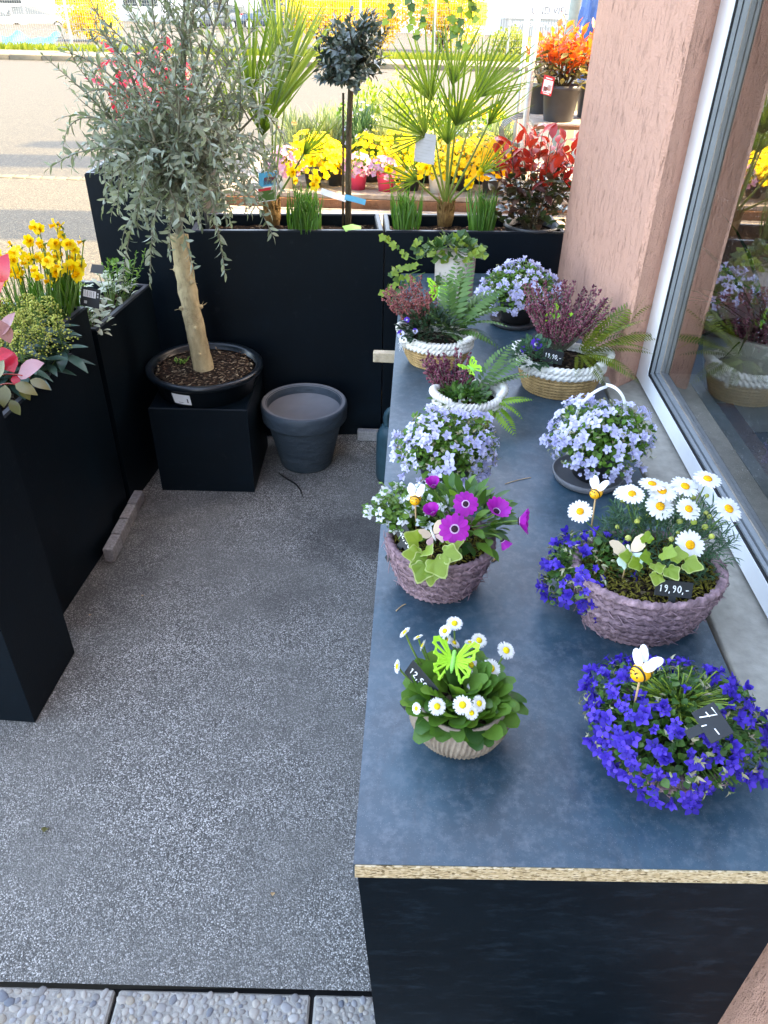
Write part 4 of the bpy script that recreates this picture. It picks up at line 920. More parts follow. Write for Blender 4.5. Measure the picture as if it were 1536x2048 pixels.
def bells(t, c, rx, ry, h, nf, meshes, seed, leafmat, zmin=-.35, hole=.0, fs=1.0, nl=900, lsize=(.009, .018), bare=None, stems=120):
    """flowers over an uneven dome of leaves and stems, local centre c"""
    rng = random.Random(seed); c = np.array(c, float); ph = [rng.uniform(0, 6.28) for _ in range(4)]
    def lump(v): return 1+.06*math.sin(3*math.atan2(v[1], v[0])+ph[0])+.06*math.sin(5*v[0]+4*v[2]+ph[1])
    Ms = []
    for i in range(nl):
        z = rng.uniform(zmin*.8, 1); th = rng.uniform(0, 6.28); q = math.sqrt(max(0, 1-z*z)) if z > 0 else 1-.15*abs(z); v = np.array([q*math.cos(th), q*math.sin(th), z])
        k = rng.uniform(.45, .97)*lump(v); p = c+v*np.array([rx, ry, h])*k; d = nrm(v*[1, 1, .5]+np.array([rng.uniform(-.9, .9) for _ in range(3)])+[0, 0, .25])
        Ms.append(om(p, d, nrm(v+[0, 0, .6]), rng.uniform(*lsize)))
    P('foliage', G().sc(RL, Ms), MT[leafmat], t, kind='stuff')
    Mw = []
    for i in range(150):
        z = rng.uniform(zmin*.7, 1); th = rng.uniform(0, 6.28); q = math.sqrt(max(0, 1-z*z)) if z > 0 else 1; v = np.array([q*math.cos(th), q*math.sin(th), z]); p = c+v*np.array([rx, ry, h])*rng.uniform(.86, 1.04)
        d0 = nrm(v+np.array([rng.uniform(-.8, .8) for _ in range(3)]))
        for k in range(3): Mw.append(om(p, nrm(d0+np.array([rng.uniform(-.5, .5) for _ in range(3)])), v, rng.uniform(.006, .013)))
    P('withered_blooms', G().sc(NLW, Mw), MT['withered'], t, kind='stuff')
    sg = G()
    for i in range(stems):
        z = rng.uniform(max(zmin, -.2), 1); th = rng.uniform(0, 6.28); q = math.sqrt(max(0, 1-z*z)) if z > 0 else 1; v = np.array([q*math.cos(th), q*math.sin(th), z]); e = c+v*np.array([rx, ry, h])*.93
        tube(bez([c*[1, 1, 1]-[0, 0, h*.25], c+v*np.array([rx*.35, ry*.35, h*.7]), e], 4), .0008, 3, g=sg, cap=False)
    P('stems', sg, MT['stem'], t, kind='stuff')
    n = 0; i = 0; tot = int(nf*1.3)
    while n < nf and i < tot*2:
        f = ((i*0.618034) % 1.0); z = zmin+(1-zmin)*f; th = rng.uniform(0, 6.283); i += 1
        q = math.sqrt(max(0, 1-z*z)) if z > 0 else 1-.12*abs(z); v = np.array([q*math.cos(th), q*math.sin(th), z])
        if z > 1-hole and rng.random() < .88: continue
        if bare and rng.random() < bare(v): continue
        p = c+v*np.array([rx, ry, h])*lump(v)*rng.uniform(.93, 1.08)
        nrmv = nrm(v*np.array([1, 1, .6])+np.array([rng.uniform(-.45, .45), rng.uniform(-.55, .3), rng.uniform(.0, .7)]))
        P('flower', meshes[rng.randrange(len(meshes))], None, t, M=mm(omz(p, nrmv, fs*rng.choice((.55, .75, .9, 1.0, 1.1, 1.22))*rng.uniform(.92, 1.08), rng.uniform(0, 6)))); n += 1

def coilbasket(t, R0, R1, h, nr, r, mats, sx, sy, tw, seed, rag=.12, amp=.35, belly=.04):
    rng = random.Random(seed)
    for i in range(nr):
        f = (i+.5)/nr; R = R0+(R1-R0)*f**.8+belly*R1*math.sin(math.pi*f)
        g = ringrope(R, r, tw, 230, 8, sx, sy, amp, 3, seed+i, rag)
        o = P('coil', g, mats[i % len(mats)], t); o.location = (rng.uniform(-.001, .001), rng.uniform(-.001, .001), h*f)
    P('lining', lathe([(.0001, .002), (R0*.98, .002), (R1*.985, h*.97)], 40, sx, sy), MT['mauve2'], t)
def moss(t, R, z, sx, sy, seed, n=900, mat='moss', dome=.012):
    rng = random.Random(seed); Ms = []
    P('soil', lathe([(R*1.0, z-.012), (R*.6, z-.002), (.0001, z+dome*.4)], 24, sx, sy), MT['soil'], t)
    for i in range(n):
        q = R*math.sqrt(rng.random())*.97; a = rng.uniform(0, 6.28); Ms.append(om((q*sx*math.cos(a), q*sy*math.sin(a), z+dome*(1-(q/R)**2)-.004), (rng.uniform(-1, 1), rng.uniform(-1, 1), rng.uniform(0, .9)), (0, 0, 1), rng.uniform(.006, .014)))
    P('moss', G().sc(leafT(1, .16, .3, .4, 2), Ms), MT[mat], t, kind='stuff')
def fibres(t, R, h, sx, sy, n, seed, mat='mauve'):
    rng = random.Random(seed); g = G()
    for i in range(n):
        a = rng.uniform(0, 6.28); z = h*rng.uniform(.02, 1); f = z/h; rr = R[0]+(R[1]-R[0])*f**.8+.04*R[1]*math.sin(math.pi*f)+.006
        p = np.array([rr*sx*math.cos(a), rr*sy*math.sin(a), z]); tdir = np.array([-math.sin(a), math.cos(a), rng.uniform(-.8, .3)])*rng.choice((-1, 1))
        tube([p-tdir*.004, p+tdir*.008+np.array([math.cos(a), math.sin(a), 0])*.003, p+tdir*.02+np.array([math.cos(a), math.sin(a), 0])*rng.uniform(.0, .009)], [.0011, .0009, .0004], 4, g=g, cap=False)
    P('loose_fibres', g, MT[mat], t, kind='stuff')

# price tags: small slates with chalk handwriting
STK = {'0': [[(.5, 1), (.15, .75), (.12, .3), (.45, 0), (.8, .25), (.85, .75), (.5, 1)]], '1': [[(.32, .72), (.58, 1), (.5, 0)]], '2': [[(.1, .75), (.4, 1), (.8, .8), (.6, .45), (.1, .03), (.9, .0)]],
       '5': [[(.85, 1), (.25, .97), (.2, .6), (.65, .6), (.8, .3), (.5, 0), (.1, .1)]], '7': [[(.1, .95), (.9, 1), (.45, .0)], [(.25, .5), (.8, .55)]], '9': [[(.8, .75), (.45, 1), (.15, .75), (.45, .5), (.8, .75), (.7, .3), (.4, 0)]],
       ',': [[(.3, .12), (.15, -.2)]], '-': [[(.1, .4), (.9, .45)]]}
def tag(label, centre, wv, hv, text, cw=.058, chh=.034, stick=.05):
    """wv: reading direction, hv: up direction on the card"""
    wv = nrm(wv); hv = nrm(np.array(hv)-np.dot(hv, wv)*wv); n = np.cross(wv, hv)
    t = T('price_tag', label, 'price tag', centre)
    M = np.eye(4); M[:3, 0] = wv; M[:3, 1] = hv; M[:3, 2] = n
    P('card', bbox(-cw/2, cw/2, -chh/2, chh/2, -.0012, 0, .0006, 1), MT['slate'], t, False, M=mm(M))
    P('spike', bbox(-.006, .006, -chh/2-stick, -chh/2+.002, -.0022, -.0012, .0003, 1), MT['slate'], t, False, M=mm(M))
    wds = {',': .45, '-': .7}; tw = sum(wds.get(c, .85) for c in text)+.1*(len(text)-1); s = min(cw*.82/tw, chh*.52); x = -tw*s/2; g = G()
    for ch in text:
        for st in STK[ch]:
            pts = [(x+u*s*wds.get(ch, .85)*.95, (v-.5)*s*1.25, .0003) for u, v in st]; q = [np.array(p) for p in pts]
            if len(q) > 3:
                qq = []
                for a, b in zip(q[:-1], q[1:]): qq += [a*.75+b*.25, a*.25+b*.75]
                q = [q[0]]+qq+[q[-1]]
            tube(q, .00085, 5, g=g)
        x += s*(wds.get(ch, .85)+.1)
    P('chalk_writing', g, MT['chalk'], t, M=mm(M))
    return t
# ornaments
def butterfly(label, pos, n, updir, s, stick=.08, kind='lime'):
    t = T('butterfly_pick', label, 'ornament', pos); z = nrm(n); y = nrm(np.array(updir)-np.dot(updir, z)*z); x = np.cross(y, z); B = np.eye(4); B[:3, 0] = x*s; B[:3, 1] = y*s; B[:3, 2] = z*s
    def wing(outl, ribs, up_):
        g = G(); pts = [np.array((a, b, up_*abs(a))) for a, b in outl]; c = sum(pts)/len(pts); V = []; k = len(pts)
        if kind == 'lime':
            for p in pts:
                d = p-c; V += [p+[0, 0, .03], c+d*.55+[0, 0, .03], c+d*.55-[0, 0, .03], p-[0, 0, .03]]
            F = [(i*4+j, i*4+(j+1) % 4, ((i+1) % k)*4+(j+1) % 4, ((i+1) % k)*4+j) for i in range(k) for j in range(4)]; g.add(V, F)
            r0 = pts[0]
            for i in ribs: tube([r0, (r0+pts[i])/2+[0, 0, .01], pts[i]], [.07, .06, .08], 5, g=g)
        else:
            V = [p+[0, 0, .03] for p in pts]+[p-[0, 0, .03] for p in pts]; g.add(V, [tuple(range(k)), tuple(range(2*k-1, k-1, -1))]+[(i, i+k, (i+1) % k+k, (i+1) % k) for i in range(k)])
        return g
    upw = [(.08, .05), (.2, .45), (.5, .85), (.85, 1.0), (1.08, .95), (1.05, .7), (.92, .5), (.95, .25), (.7, .02), (.4, -.05)]
    lww = [(.08, -.02), (.4, -.1), (.7, -.12), (.86, -.3), (.8, -.6), (.62, -.7), (.52, -.95), (.36, -.85), (.3, -.6), (.15, -.35)]
    mu, ml = {'lime': ('lime', 'lime'), 'wood': ('plywood', 'mint'), 'pink': ('plywood', 'pinkwood')}[kind]
    for sgn in (-1, 1):
        P('upper_wing', wing([(sgn*a, b) for a, b in upw], (2, 3, 5, 7, 8), .35), MT[mu], t, False, M=mm(B)); P('lower_wing', wing([(sgn*a, b) for a, b in lww], (2, 3, 4, 6, 8), .3), MT[ml], t, False, M=mm(B))
    g = G(); tube([(0, .5, .06), (0, .42, .08), (0, .3, .08), (0, .0, .09), (0, -.3, .08), (0, -.55, .05)], [.05, .10, .09, .12, .11, .04], 8, g=g)
    for q in range(6): lathe([(.125-.01*q, -.018), (.132-.01*q, 0), (.125-.01*q, .018)], 8, g=g) if False else None
    P('body', g, MT['limebody' if kind == 'lime' else ('whitepot')], t, M=mm(B))
    P('stick', tube([(0, 0, 0), (0, 0, -stick)], .0012, 5), MT['skewer'], t)
    return t
def bee(label, pos, face, s, stick=.10):
    t = T('bee_pick', label, 'ornament', pos); f = nrm(face); B = om((0, 0, 0), f, (0, 0, 1), s); g = G(); prof = []
    n = 18; V = []; 
    for i in range(n+1):
        a = math.pi*i/n; yy = -math.cos(a)*1.15; r = math.sin(a)*.82
        V.append((r, yy))
    for i in range(n):
        (r0, y0), (r1, y1) = V[i], V[i+1]; k = 14; mi = 1 if i in (4, 7, 8, 11) and i != 8 else 0
        A = [(r0*math.cos(2*math.pi*j/k), y0, r0*math.sin(2*math.pi*j/k)) for j in range(k)]+[(r1*math.cos(2*math.pi*j/k), y1, r1*math.sin(2*math.pi*j/k)) for j in range(k)]
        g.add(A, [(j, j+k, (j+1) % k+k, (j+1) % k) for j in range(k)], mi)
    P('body', g, [MT['beey'], MT['black']], t, M=mm(B))
    for (sx, yy, an, rl) in ((-1, .25, .9, .5), (1, .25, .9, .5), (-1, -.35, .7, .9), (1, -.35, .7, .9)):
        wg = G(); k = 12; ring = [(.42*math.cos(2*math.pi*j/k), .78+.78*math.sin(2*math.pi*j/k)) for j in range(k)]
        wg.add([(a, b, .05) for a, b in ring]+[(a, b, -.05) for a, b in ring], [tuple(range(k)), tuple(range(2*k-1, k-1, -1))]+[(j, j+k, (j+1) % k+k, (j+1) % k) for j in range(k)])
        P('wing', wg, MT['wing'], t, False, M=mm(B@om((sx*.15, yy, .62), (sx*.75, -rl*.6, 1.0), (0, 1, .5), 1.05)))
    g = G()
    for sx in (-1, 1):
        tube(bez([(sx*.15, .85, .5), (sx*.25, 1.1, .9), (sx*.3, 1.35, .95)], 6), .05, 5, g=g); g.join(ico(.10, 1), om((sx*.3, 1.35, .95), (0, 1, 0))); g.join(ico(.10, 1), om((sx*.3, 1.0, .2), (0, 1, 0)))
    tube(bez([(-.22, .99, -.2), (0, 1.12, -.32), (.22, .99, -.2)], 6), .04, 5, g=g)
    P('face_and_antennae', g, MT['black'], t, M=mm(B))
    P('stick', tube([(0, 0, -.6*s), (.004, 0, -stick)], .0016, 5), MT['skewer'], t); return t

# ------------------------------------------------------------------ 1 bellis pot
t = T('potted_bellis', 'white daisies with spoon leaves in a round ribbed taupe pot', 'potted plant', (.093, .742, TZ))
pr = [(.040, 0), (.049, .003), (.064, .022), (.072, .042), (.073, .055), (.070, .068), (.066, .072), (.065, .082), (.061, .082), (.058, .060)]
P('pot', lathe(pr, 432, wob=lambda r, z, th: r*(1+(.05*abs(math.sin(36*th+2.5*math.sin(3*th+z*30)))-.025 if .004 < z < .07 else 0))), MT['ceram'], t)
P('soil', lathe([(.056, .066), (.0001, .07)], 20), MT['soil'], t)
rng = random.Random(14); SP = [leafT(1, .26, c, .25, 6, 'spoon', .012).mesh('leaf', MT['freshleaf' if c < .45 else 'midleaf']) for c in (.2, .35, .5, .1)]
for i in range(125):
    a = i*2.4; f = (i+.5)/125; q = .064*math.sqrt(f); el = 1.4-1.0*f+rng.uniform(-.25, .25); L = rng.uniform(.037, .054)
    P('leaf', SP[rng.randrange(4)], None, t, M=mm(om((q*.7*math.cos(a), q*.7*math.sin(a), .066+.016*(1-f)), (math.cos(a)*math.cos(el), math.sin(a)*math.cos(el), math.sin(el)), (0, 0, 1), L, rng.uniform(-.4, .4), rng.uniform(.9, 1.3))))
def bellT(seed):
    g = flowerT(30, .0080, .0014, .12, .10, 'petal', 2, .0035, 0, 1, .0042, .0030, jit=.10, seed=seed); g.join(flowerT(26, .0070, .0013, .1, .38, 'petal', 2, .003, 0, jit=.1, seed=seed+5)); return g
BM = [bellT(i).mesh('flower', [MT['white'], MT['yel']]) for i in range(3)]
bc = np.array((.093, .742, TZ)); sg = G()
for (px, py, Y, nx, ny, nz, s) in ((909, 1247, .845, 0, -.25, 1, 1.15), (890, 1262, .835, -.5, -.3, .8, .95), (893, 1280, .83, -.6, -.3, .6, .85), (908, 1286, .825, .4, .1, .6, .95), (810, 1265, .80, -.8, .3, .7, .95), (836, 1275, .81, -.5, .5, .8, .75), (846, 1291, .80, -.9, .2, .3, .85), (958, 1281, .82, .2, -.35, .9, 1.1), (940, 1285, .83, 0, .3, .9, .8),
        (1012, 1301, .80, .3, -.35, .9, 1.25), (795, 1333, .77, -1, -.2, .25, .95), (942, 1330, .77, .5, -.4, .7, 1.1), (964, 1342, .765, -.5, -.5, .6, 1.0), (982, 1337, .77, .25, -.5, .9, 1.3), (874, 1413, .685, .2, -.6, .75, 1.1), (925, 1410, .68, .0, -.5, .85, 1.2), (958, 1407, .685, .5, -.5, .7, 1.0), (943, 1426, .675, .1, -.5, .8, .85), (833, 1417, .69, -.6, -.4, .4, .75), (942, 1373, .745, .2, -.2, .9, .55)):
    p = np.array(at(px, py, Y))-bc; n = nrm((nx, ny, nz)); P('flower', BM[rng.randrange(3)], None, t, M=mm(omz(p, n, s*.98, rng.uniform(0, 6))))
    tube(bez([(p[0]*.45, p[1]*.45, .07), (p[0]*.85, p[1]*.85, p[2]*.75), p-n*.001], 6), [.0016]*7, 5, g=sg, cap=False)
P('flower_stalks', sg, MT['stem'], t, kind='stuff')
butterfly('lime green butterfly pick spread over the white daisies', at(906, 1322, .765), (0, -.75, .75), (.12, .6, .7), .031)
tag('small black price tag reading 12,50 in the white daisies', at(842, 1362, .745), np.array(at(862, 1392, .725))-np.array(at(822, 1345, .755)), (0, .35, 1), '12,50,-', .056, .030)

# ------------------------------------------------------------------ 2 deep blue bellflower basket
t = T('bellflower_basket', 'deep violet blue bellflower overflowing a low brown basket', 'potted plant', (.392, .722, TZ))
coilbasket(t, .066, .088, .055, 6, .0065, [MT['mauve'], MT['mauve2']], 1.0, .95, 22, 5, .15); fibres(t, (.066, .088), .055, 1, .95, 90, 3)
def hol(v): return .7 if (v[0]**2+(v[1]-.15)**2 < .12 and v[2] > .3) else 0
bells(t, (.0, 0, .055), .128, .108, .080, 265, BLUE, 3, 'midleaf', -.2, .06, .88, 1500, (.008, .015), hol, 260)
g = G(); rng = random.Random(40)
for i in range(70):
    a = rng.uniform(0, 6.28); q = rng.uniform(.02, .07); tube(bez([(rng.uniform(-.012, .012), .01+rng.uniform(-.012, .012), .07), (q*.4*math.cos(a), q*.4*math.sin(a), .125), (q*math.cos(a), q*math.sin(a), .122+rng.uniform(-.01, .02))], 5), .0011, 4, g=g, cap=False)
P('centre_stems', g, MT['ivylime'], t, kind='stuff')
bee('striped bee pick above the deep blue bellflower', at(1284, 1343, .715), (-.75, -.55, -.1), .0155, .07)
tag('black price tag reading 7 lying in the deep blue bellflower', at(1425, 1445, .655), np.array((.35, -.8, -.25)), np.array((.8, .3, .45)), '7,-', .044, .032, .02)

# ------------------------------------------------------------------ 3 osteospermum basket
bt = T('mauve_basket', 'mauve seagrass basket holding magenta daisies and pale ivy', 'basket', (.068, 1.085, TZ))
coilbasket(bt, .058, .092, .105, 8, .0075, [MT['mauve'], MT['mauve2']], 1.0, .9, 19, 11, .18); fibres(bt, (.058, .092), .105, 1, .9, 170, 4); moss(bt, .088, .100, 1, .9, 7)
B3 = np.array((.068, 1.085, TZ))
pc = np.array((.105, 1.12, TZ+.10)); t = T('cape_daisy', 'magenta cape daisies with white ringed dark eyes in the mauve basket', 'plant', pc)
rng = random.Random(17); SPm = [leafT(1, .22, c, .2, 4, 'ell', .01).mesh('leaf', MT[k]) for c, k in ((.15, 'midleaf'), (.3, 'freshleaf'), (.2, 'midleaf'))]
for i in range(180):
    v = fibo(180)[i]; p = v*np.array((.085, .078, .065))*rng.uniform(.55, 1.05)+[0, 0, .005]; d = nrm(v+np.array([rng.uniform(-.5, .5), rng.uniform(-.5, .5), rng.uniform(-.1, .7)]))
    P('leaf', SPm[rng.randrange(3)], None, t, M=mm(om(p, d, (0, 0, 1), rng.uniform(.026, .042), rng.uniform(-.5, .5))))
def osT(tilt, seed): return flowerT(13, .0235, .0058, .12, tilt, 'petal', 5, .003, 0, 1, .0058, .004, minner=2, jit=.07, seed=seed)
OM = [osT(a, i).mesh('flower', [MT['magenta'], MT['eyedark'], MT['palemag']]) for i, a in enumerate((.05, .2, .8, 1.15))]; sg = G()
for (px, py, Y, n, s, k) in ((931, 1008, 1.06, (.05, -.75, .65), .84, 0), (909, 1058, 1.015, (.05, -.8, .6), 1.0, 0), (992, 1024, 1.06, (.25, -.3, .9), 1.05, 2), (1036, 1042, 1.07, (.95, -.2, .15), 1.15, 2), (868, 1030, 1.05, (-.35, -.2, .9), .95, 3), (868, 975, 1.10, (-.2, -.2, .95), .85, 3), (1004, 1080, 1.04, (.6, -.3, -.7), .75, 3)):
    p = np.array(at(px, py, Y))-pc; n = nrm(n); P('flower', OM[k], None, t, M=mm(omz(p, n, s, rng.uniform(0, 6)))); tube(bez([p*.2, p*.7, p-n*.02, p], 6), .0017, 5, g=sg, cap=False)
P('flower_stalks', sg, MT['stem'], t, kind='stuff')
pc = np.array((.018, 1.13, TZ+.10)); t = T('white_bellflower', 'small white bellflower sprays on thin lime stems in the mauve basket', 'plant', pc); sg = G(); Ms = []
for i in range(130):
    a = rng.uniform(0, 6.28); q = .078*math.sqrt(rng.random()); z = rng.uniform(.02, .075)*(1.1-q*5); e = np.array([q*math.cos(a)-.012, q*math.sin(a)*.9, z]); pa = bez([(e[0]*.2, e[1]*.2, -.01), (e[0]*.7, e[1]*.7, z*.8), e], 5); tube(pa, .001, 4, g=sg, cap=False)
    for k in range(4): Ms.append(om(np.array(pa[2+k % 4]), (rng.uniform(-1, 1), rng.uniform(-1, 1), rng.uniform(-.2, .8)), (0, 0, 1), rng.uniform(.007, .016)))
    if i % 3 == 0: P('flower', WHT[i % 3], None, t, M=mm(omz(e, (rng.uniform(-.5, .5), rng.uniform(-.7, .3), .7), rng.uniform(.65, .9))))
P('stems', sg, MT['stem'], t, kind='stuff'); P('foliage', G().sc(RL, Ms), MT['freshleaf'], t, kind='stuff')
# ivy
def ivyT(edge=True, s=1.0):
    out = []; ang = [-2.75, -2.2, -1.75, -1.25, -.85, -.45, 0, .45, .85, 1.25, 1.75, 2.2, 2.75]; rad = [.40, .62, .50, .82, .58, .68, 1.05, .68, .58, .82, .50, .62, .40]
    aa = np.linspace(ang[0], ang[-1], 29); rad = [float(np.interp(x_, ang, rad))*(1+.03*math.cos(9*x_)) for x_ in aa]; rad = [rad[0]]+[(rad[i-1]+2*rad[i]+rad[i+1])/4 for i in range(1, 28)]+[rad[-1]]; ang = list(aa)
    V = [(0, 0, 0)]; k = len(ang)
    for f in (.89, 1.0):
        for a, r in zip(ang, rad): V.append((math.sin(a)*r*f*.62, math.cos(a)*r*f*.62+.2, -.16*(r*f)**2+.10*abs(math.sin(a))*f+.05*math.cos(a*5)*f))
    V[0] = (0, .05, 0.02); F = [(0, 1+i+1, 1+i) for i in range(k-1)]; g = G().add(V, F, 0); F2 = [(1+i, 2+i, k+2+i, k+1+i) for i in range(k-1)]
    a = np.array(F2); g.F.append((a, np.full(len(a), 1 if edge else 0, int))); return g
IVE = ivyT(True).mesh('leaf', [MT['ivylime'], MT['ivyedge']]); IVG = ivyT(False).mesh('leaf', [MT['ivy'], MT['ivy']]); IVL = ivyT(False).mesh('leaf', [MT['ivylime'], MT['ivylime']])
def ivyleaf(t, base, px, py, Y, d, up, s, me): P('leaf', me, None, t, M=mm(om(np.array(at(px, py, Y))-base, d, up, s*.86)))
pc = np.array((.055, 1.03, TZ+.10)); t = T('variegated_ivy', 'lime and cream edged ivy leaves in front of the magenta daisies', 'plant', pc)
for (px, py, Y, d, s) in ((838, 1085, 1.02, (-.6, -.2, .6), .05), (850, 1100, 1.0, (.2, -.5, .3), .042), (855, 1120, .985, (-.8, -.5, .0), .05), (885, 1105, .985, (.8, -.4, .1), .05), (868, 1118, .98, (.35, -.8, -.1), .062), (850, 1128, .975, (-.3, -.9, -.3), .055), (862, 1140, .965, (0, -.9, -.7), .04), (895, 1090, 1.0, (.8, .1, .3), .042), (840, 1110, .99, (-.9, -.2, .2), .045)):
    ivyleaf(t, pc, px, py, Y, d, (0, -.7, .8), s, IVE)
butterfly('wooden butterfly pick with pink lower wings among the magenta daisies', at(866, 1070, 1.03), (.2, -.8, .5), (-.4, .2, .9), .020, kind='pink')
bee('round yellow bee pick peeking from the white bellflower sprays', at(831, 997, 1.09), (-.15, -.95, -.1), .0125, .07)
tag('dark price tag tucked behind the pale ivy', at(812, 1078, 1.05), (.45, -.75, -.4), (.2, .3, .9), '12,50', .045, .03)

# ------------------------------------------------------------------ 4 marguerite basket
bt = T('oval_basket', 'large oval mauve seagrass basket with white marguerites beside the sill', 'basket', (.418, 1.015, TZ), .15)
coilbasket(bt, .076, .110, .118, 9, .0078, [MT['mauve'], MT['mauve2']], 1.12, .9, 21, 21, .16); fibres(bt, (.076, .110), .118, 1.12, .9, 210, 9); moss(bt, .106, .110, 1.12, .9, 8, 1500)
pc = np.array((.455, 1.075, TZ+.10)); t = T('marguerite', 'white marguerites with orange centres and feathery green leaves', 'plant', pc); rng = random.Random(23); Ms = []; sg = G(); FL = leafT(1, .06, .3, .3, 3, 'ell')
for i in range(420):
    a = rng.uniform(0, 6.28); z = rng.random(); q = math.sqrt(1-z*z); v = np.array([q*math.cos(a), q*math.sin(a), z]); p = v*np.array((.105, .085, .085))*rng.uniform(.5, 1.05); d0 = nrm(v+[0, 0, .5])
    for k in range(7):
        d = nrm(d0*.6+np.array([rng.uniform(-1, 1), rng.uniform(-1, 1), rng.uniform(-.4, .9)])*.8); Ms.append(om(p+d0*k*.004, d, (0, 0, 1), rng.uniform(.012, .026)))
P('foliage', G().sc(FL, Ms), MT['margleaf'], t, kind='stuff')
def mgT(seed): return flowerT(21, .0185, .0030, .10, .05, 'petal', 4, .005, 0, 1, .0072, .0042, jit=.07, seed=seed)
MM = [mgT(i).mesh('flower', [MT['white'], MT['yolk']]) for i in range(4)]
for (px, py, Y, n, s) in ((1160, 1023, 1.03, (-.15, -.5, .8), .9), (1252, 984, 1.08, (-.3, .0, .9), .95), (1264, 988, 1.07, (-.1, -.3, .95), .95), (1304, 968, 1.09, (0, .05, 1), 1.0), (1324, 982, 1.08, (0, -.25, 1), 1.1), (1320, 1013, 1.06, (0, -.5, .85), 1.08), (1370, 973, 1.09, (.1, -.2, 1), 1.08), (1377, 1018, 1.05, (.15, -.45, .85), .95), (1415, 958, 1.10, (.05, -.1, 1), 1.05), (1457, 1018, 1.06, (.25, -.35, .9), 1.12), (1380, 1090, .985, (.1, -.65, .75), 1.1), (1448, 1010, 1.09, (.6, 0, .7), .8)):
    p = np.array(at(px, py, Y))-pc; n = nrm(n); P('flower', MM[rng.randrange(4)], None, t, M=mm(omz(p, n, s*.98, rng.uniform(0, 6)))); tube(bez([p*[.5, .5, .2], p*[.9, .9, .7], p-n*.001], 6), .0012, 5, g=sg, cap=False)
for i in range(26):
    a = rng.uniform(0, 6.28); p = np.array([.11*math.cos(a)*rng.uniform(.4, 1), .09*math.sin(a)*rng.uniform(.2, 1), rng.uniform(.05, .105)]); tube([p*[.6, .6, .5], p], .001, 4, g=sg, cap=False)
    P('bud', BUD if i else (BUD := lathe([(.001, -.004), (.0042, -.001), (.0046, .0015), (.003, .004), (.0001, .005)], 8).mesh('bud', MT['skimbud'])), None, t, M=mm(om(p, (0, 1, 0), (0, 0, 1), rng.uniform(.8, 1.25))))
P('flower_stalks', sg, MT['stem'], t, kind='stuff')
t = T('trailing_bellflower', 'violet bellflower trailing over the left side of the oval basket', 'plant', (.325, 1.035, TZ+.09))
def bareR(v): return .7 if v[0] > .2 else (.35 if v[2] > .7 else 0)
bells(t, (.005, 0, -.005), .082, .082, .06, 95, BLUE, 9, 'midleaf', -.95, .0, .9, 900, (.007, .014), bareR, 160)
pc = np.array((.42, .95, TZ+.10)); t = T('ivy', 'bright green and cream ivy in front of the marguerites', 'plant', pc)
for (px, py, Y, d, s, me) in ((1300, 1115, .965, (-.6, -.4, .3), .036, IVL), (1325, 1105, .965, (.3, -.6, .4), .042, IVL), (1310, 1128, .955, (.1, -.9, .1), .036, IVE), (1342, 1110, .965, (.8, -.3, .3), .038, IVL), (1280, 1125, .965, (-.8, -.5, .1), .036, IVE), (1368, 1125, .955, (.8, -.5, .1), .044, IVE), (1292, 1085, .98, (0, .1, 1), .03, IVL), (1262, 1115, .975, (-.8, -.2, .3), .034, IVE), (1335, 1135, .945, (.4, -.9, -.1), .04, IVE), (1315, 1148, .935, (-.3, -.9, -.2), .034, IVE)):
    ivyleaf(t, pc, px, py, Y, d, (0, -.7, .8), s, me)
butterfly('pale wooden butterfly pick with mint lower wings beside the marguerites', at(1258, 1105, .985), (-.05, -.85, .5), (-.25, .25, .9), .027, kind='wood')
bee('striped bee pick standing over the trailing violet bellflower', at(1193, 985, 1.085), (-.6, -.75, -.1), .0125, .07)
tag('black price tag reading 19,90 planted in the moss of the oval basket', at(1348, 1178, .937), np.array((1, .05, -.12)), (0, .5, .85), '19,90,-', .062, .026, .022)

# ------------------------------------------------------------------ 5, 6, 10 lavender bellflowers
def lavpot(label, x, y, rx, ry, h, cz, nf, seed, pr=.062, phh=.07, hoop=False, saucer=None, fs=1.1):
    t = T('potted_bellflower', label, 'potted plant', (x, y, TZ+(.012 if saucer else 0)))
    P('pot', lathe([(.0001, .0), (pr*.75, 0), (pr, phh*.9), (pr*1.05, phh*.92), (pr*1.05, phh), (pr*.97, phh), (pr*.95, phh-.015), (.0001, phh-.016)], 36), MT['darkpot'], t)
    bells(t, (0, 0, cz), rx, ry, h, nf, LAV, seed, 'freshleaf', -.45, .0, fs*.86, 1300, (.008, .016), None, 120)
    if hoop:
        for (a, b) in ((-.055, .02), (.045, .03)):
            P('handle', (lambda pts: ribbon_g(pts, .006))(bez([(a, b, cz+.02), (a*1.3, b-.01, cz+h*1.05), (a*.4, b-.02, cz+h*1.5), (a*.0, b+.01, cz+h*1.35)], 12)), MT['wing'], t, False)
    return t
def ribbon_g(pts, wd):
    V = []; pts = [np.array(p) for p in pts]
    for i, p in enumerate(pts):
        tt = nrm(pts[min(i+1, len(pts)-1)]-pts[max(i-1, 0)]); s = nrm(np.cross(tt, (.2, -1, .3)))*wd/2; n = nrm(np.cross(s, tt))*.0008; V += [p-s-n, p+s-n, p+s+n, p-s+n]
    return G().add(V, [(i*4+j, i*4+(j+1) % 4, (i+1)*4+(j+1) % 4, (i+1)*4+j) for i in range(len(pts)-1) for j in range(4)])
lavpot('pale lavender bellflower between the magenta daisies and a rope basket', .088, 1.43, .108, .098, .085, .085, 200, 31)
t = lavpot('pale lavender bellflower with ribbon handles on a grey saucer', .425, 1.475, .112, .10, .085, .085, 180, 32, hoop=True, saucer=True)
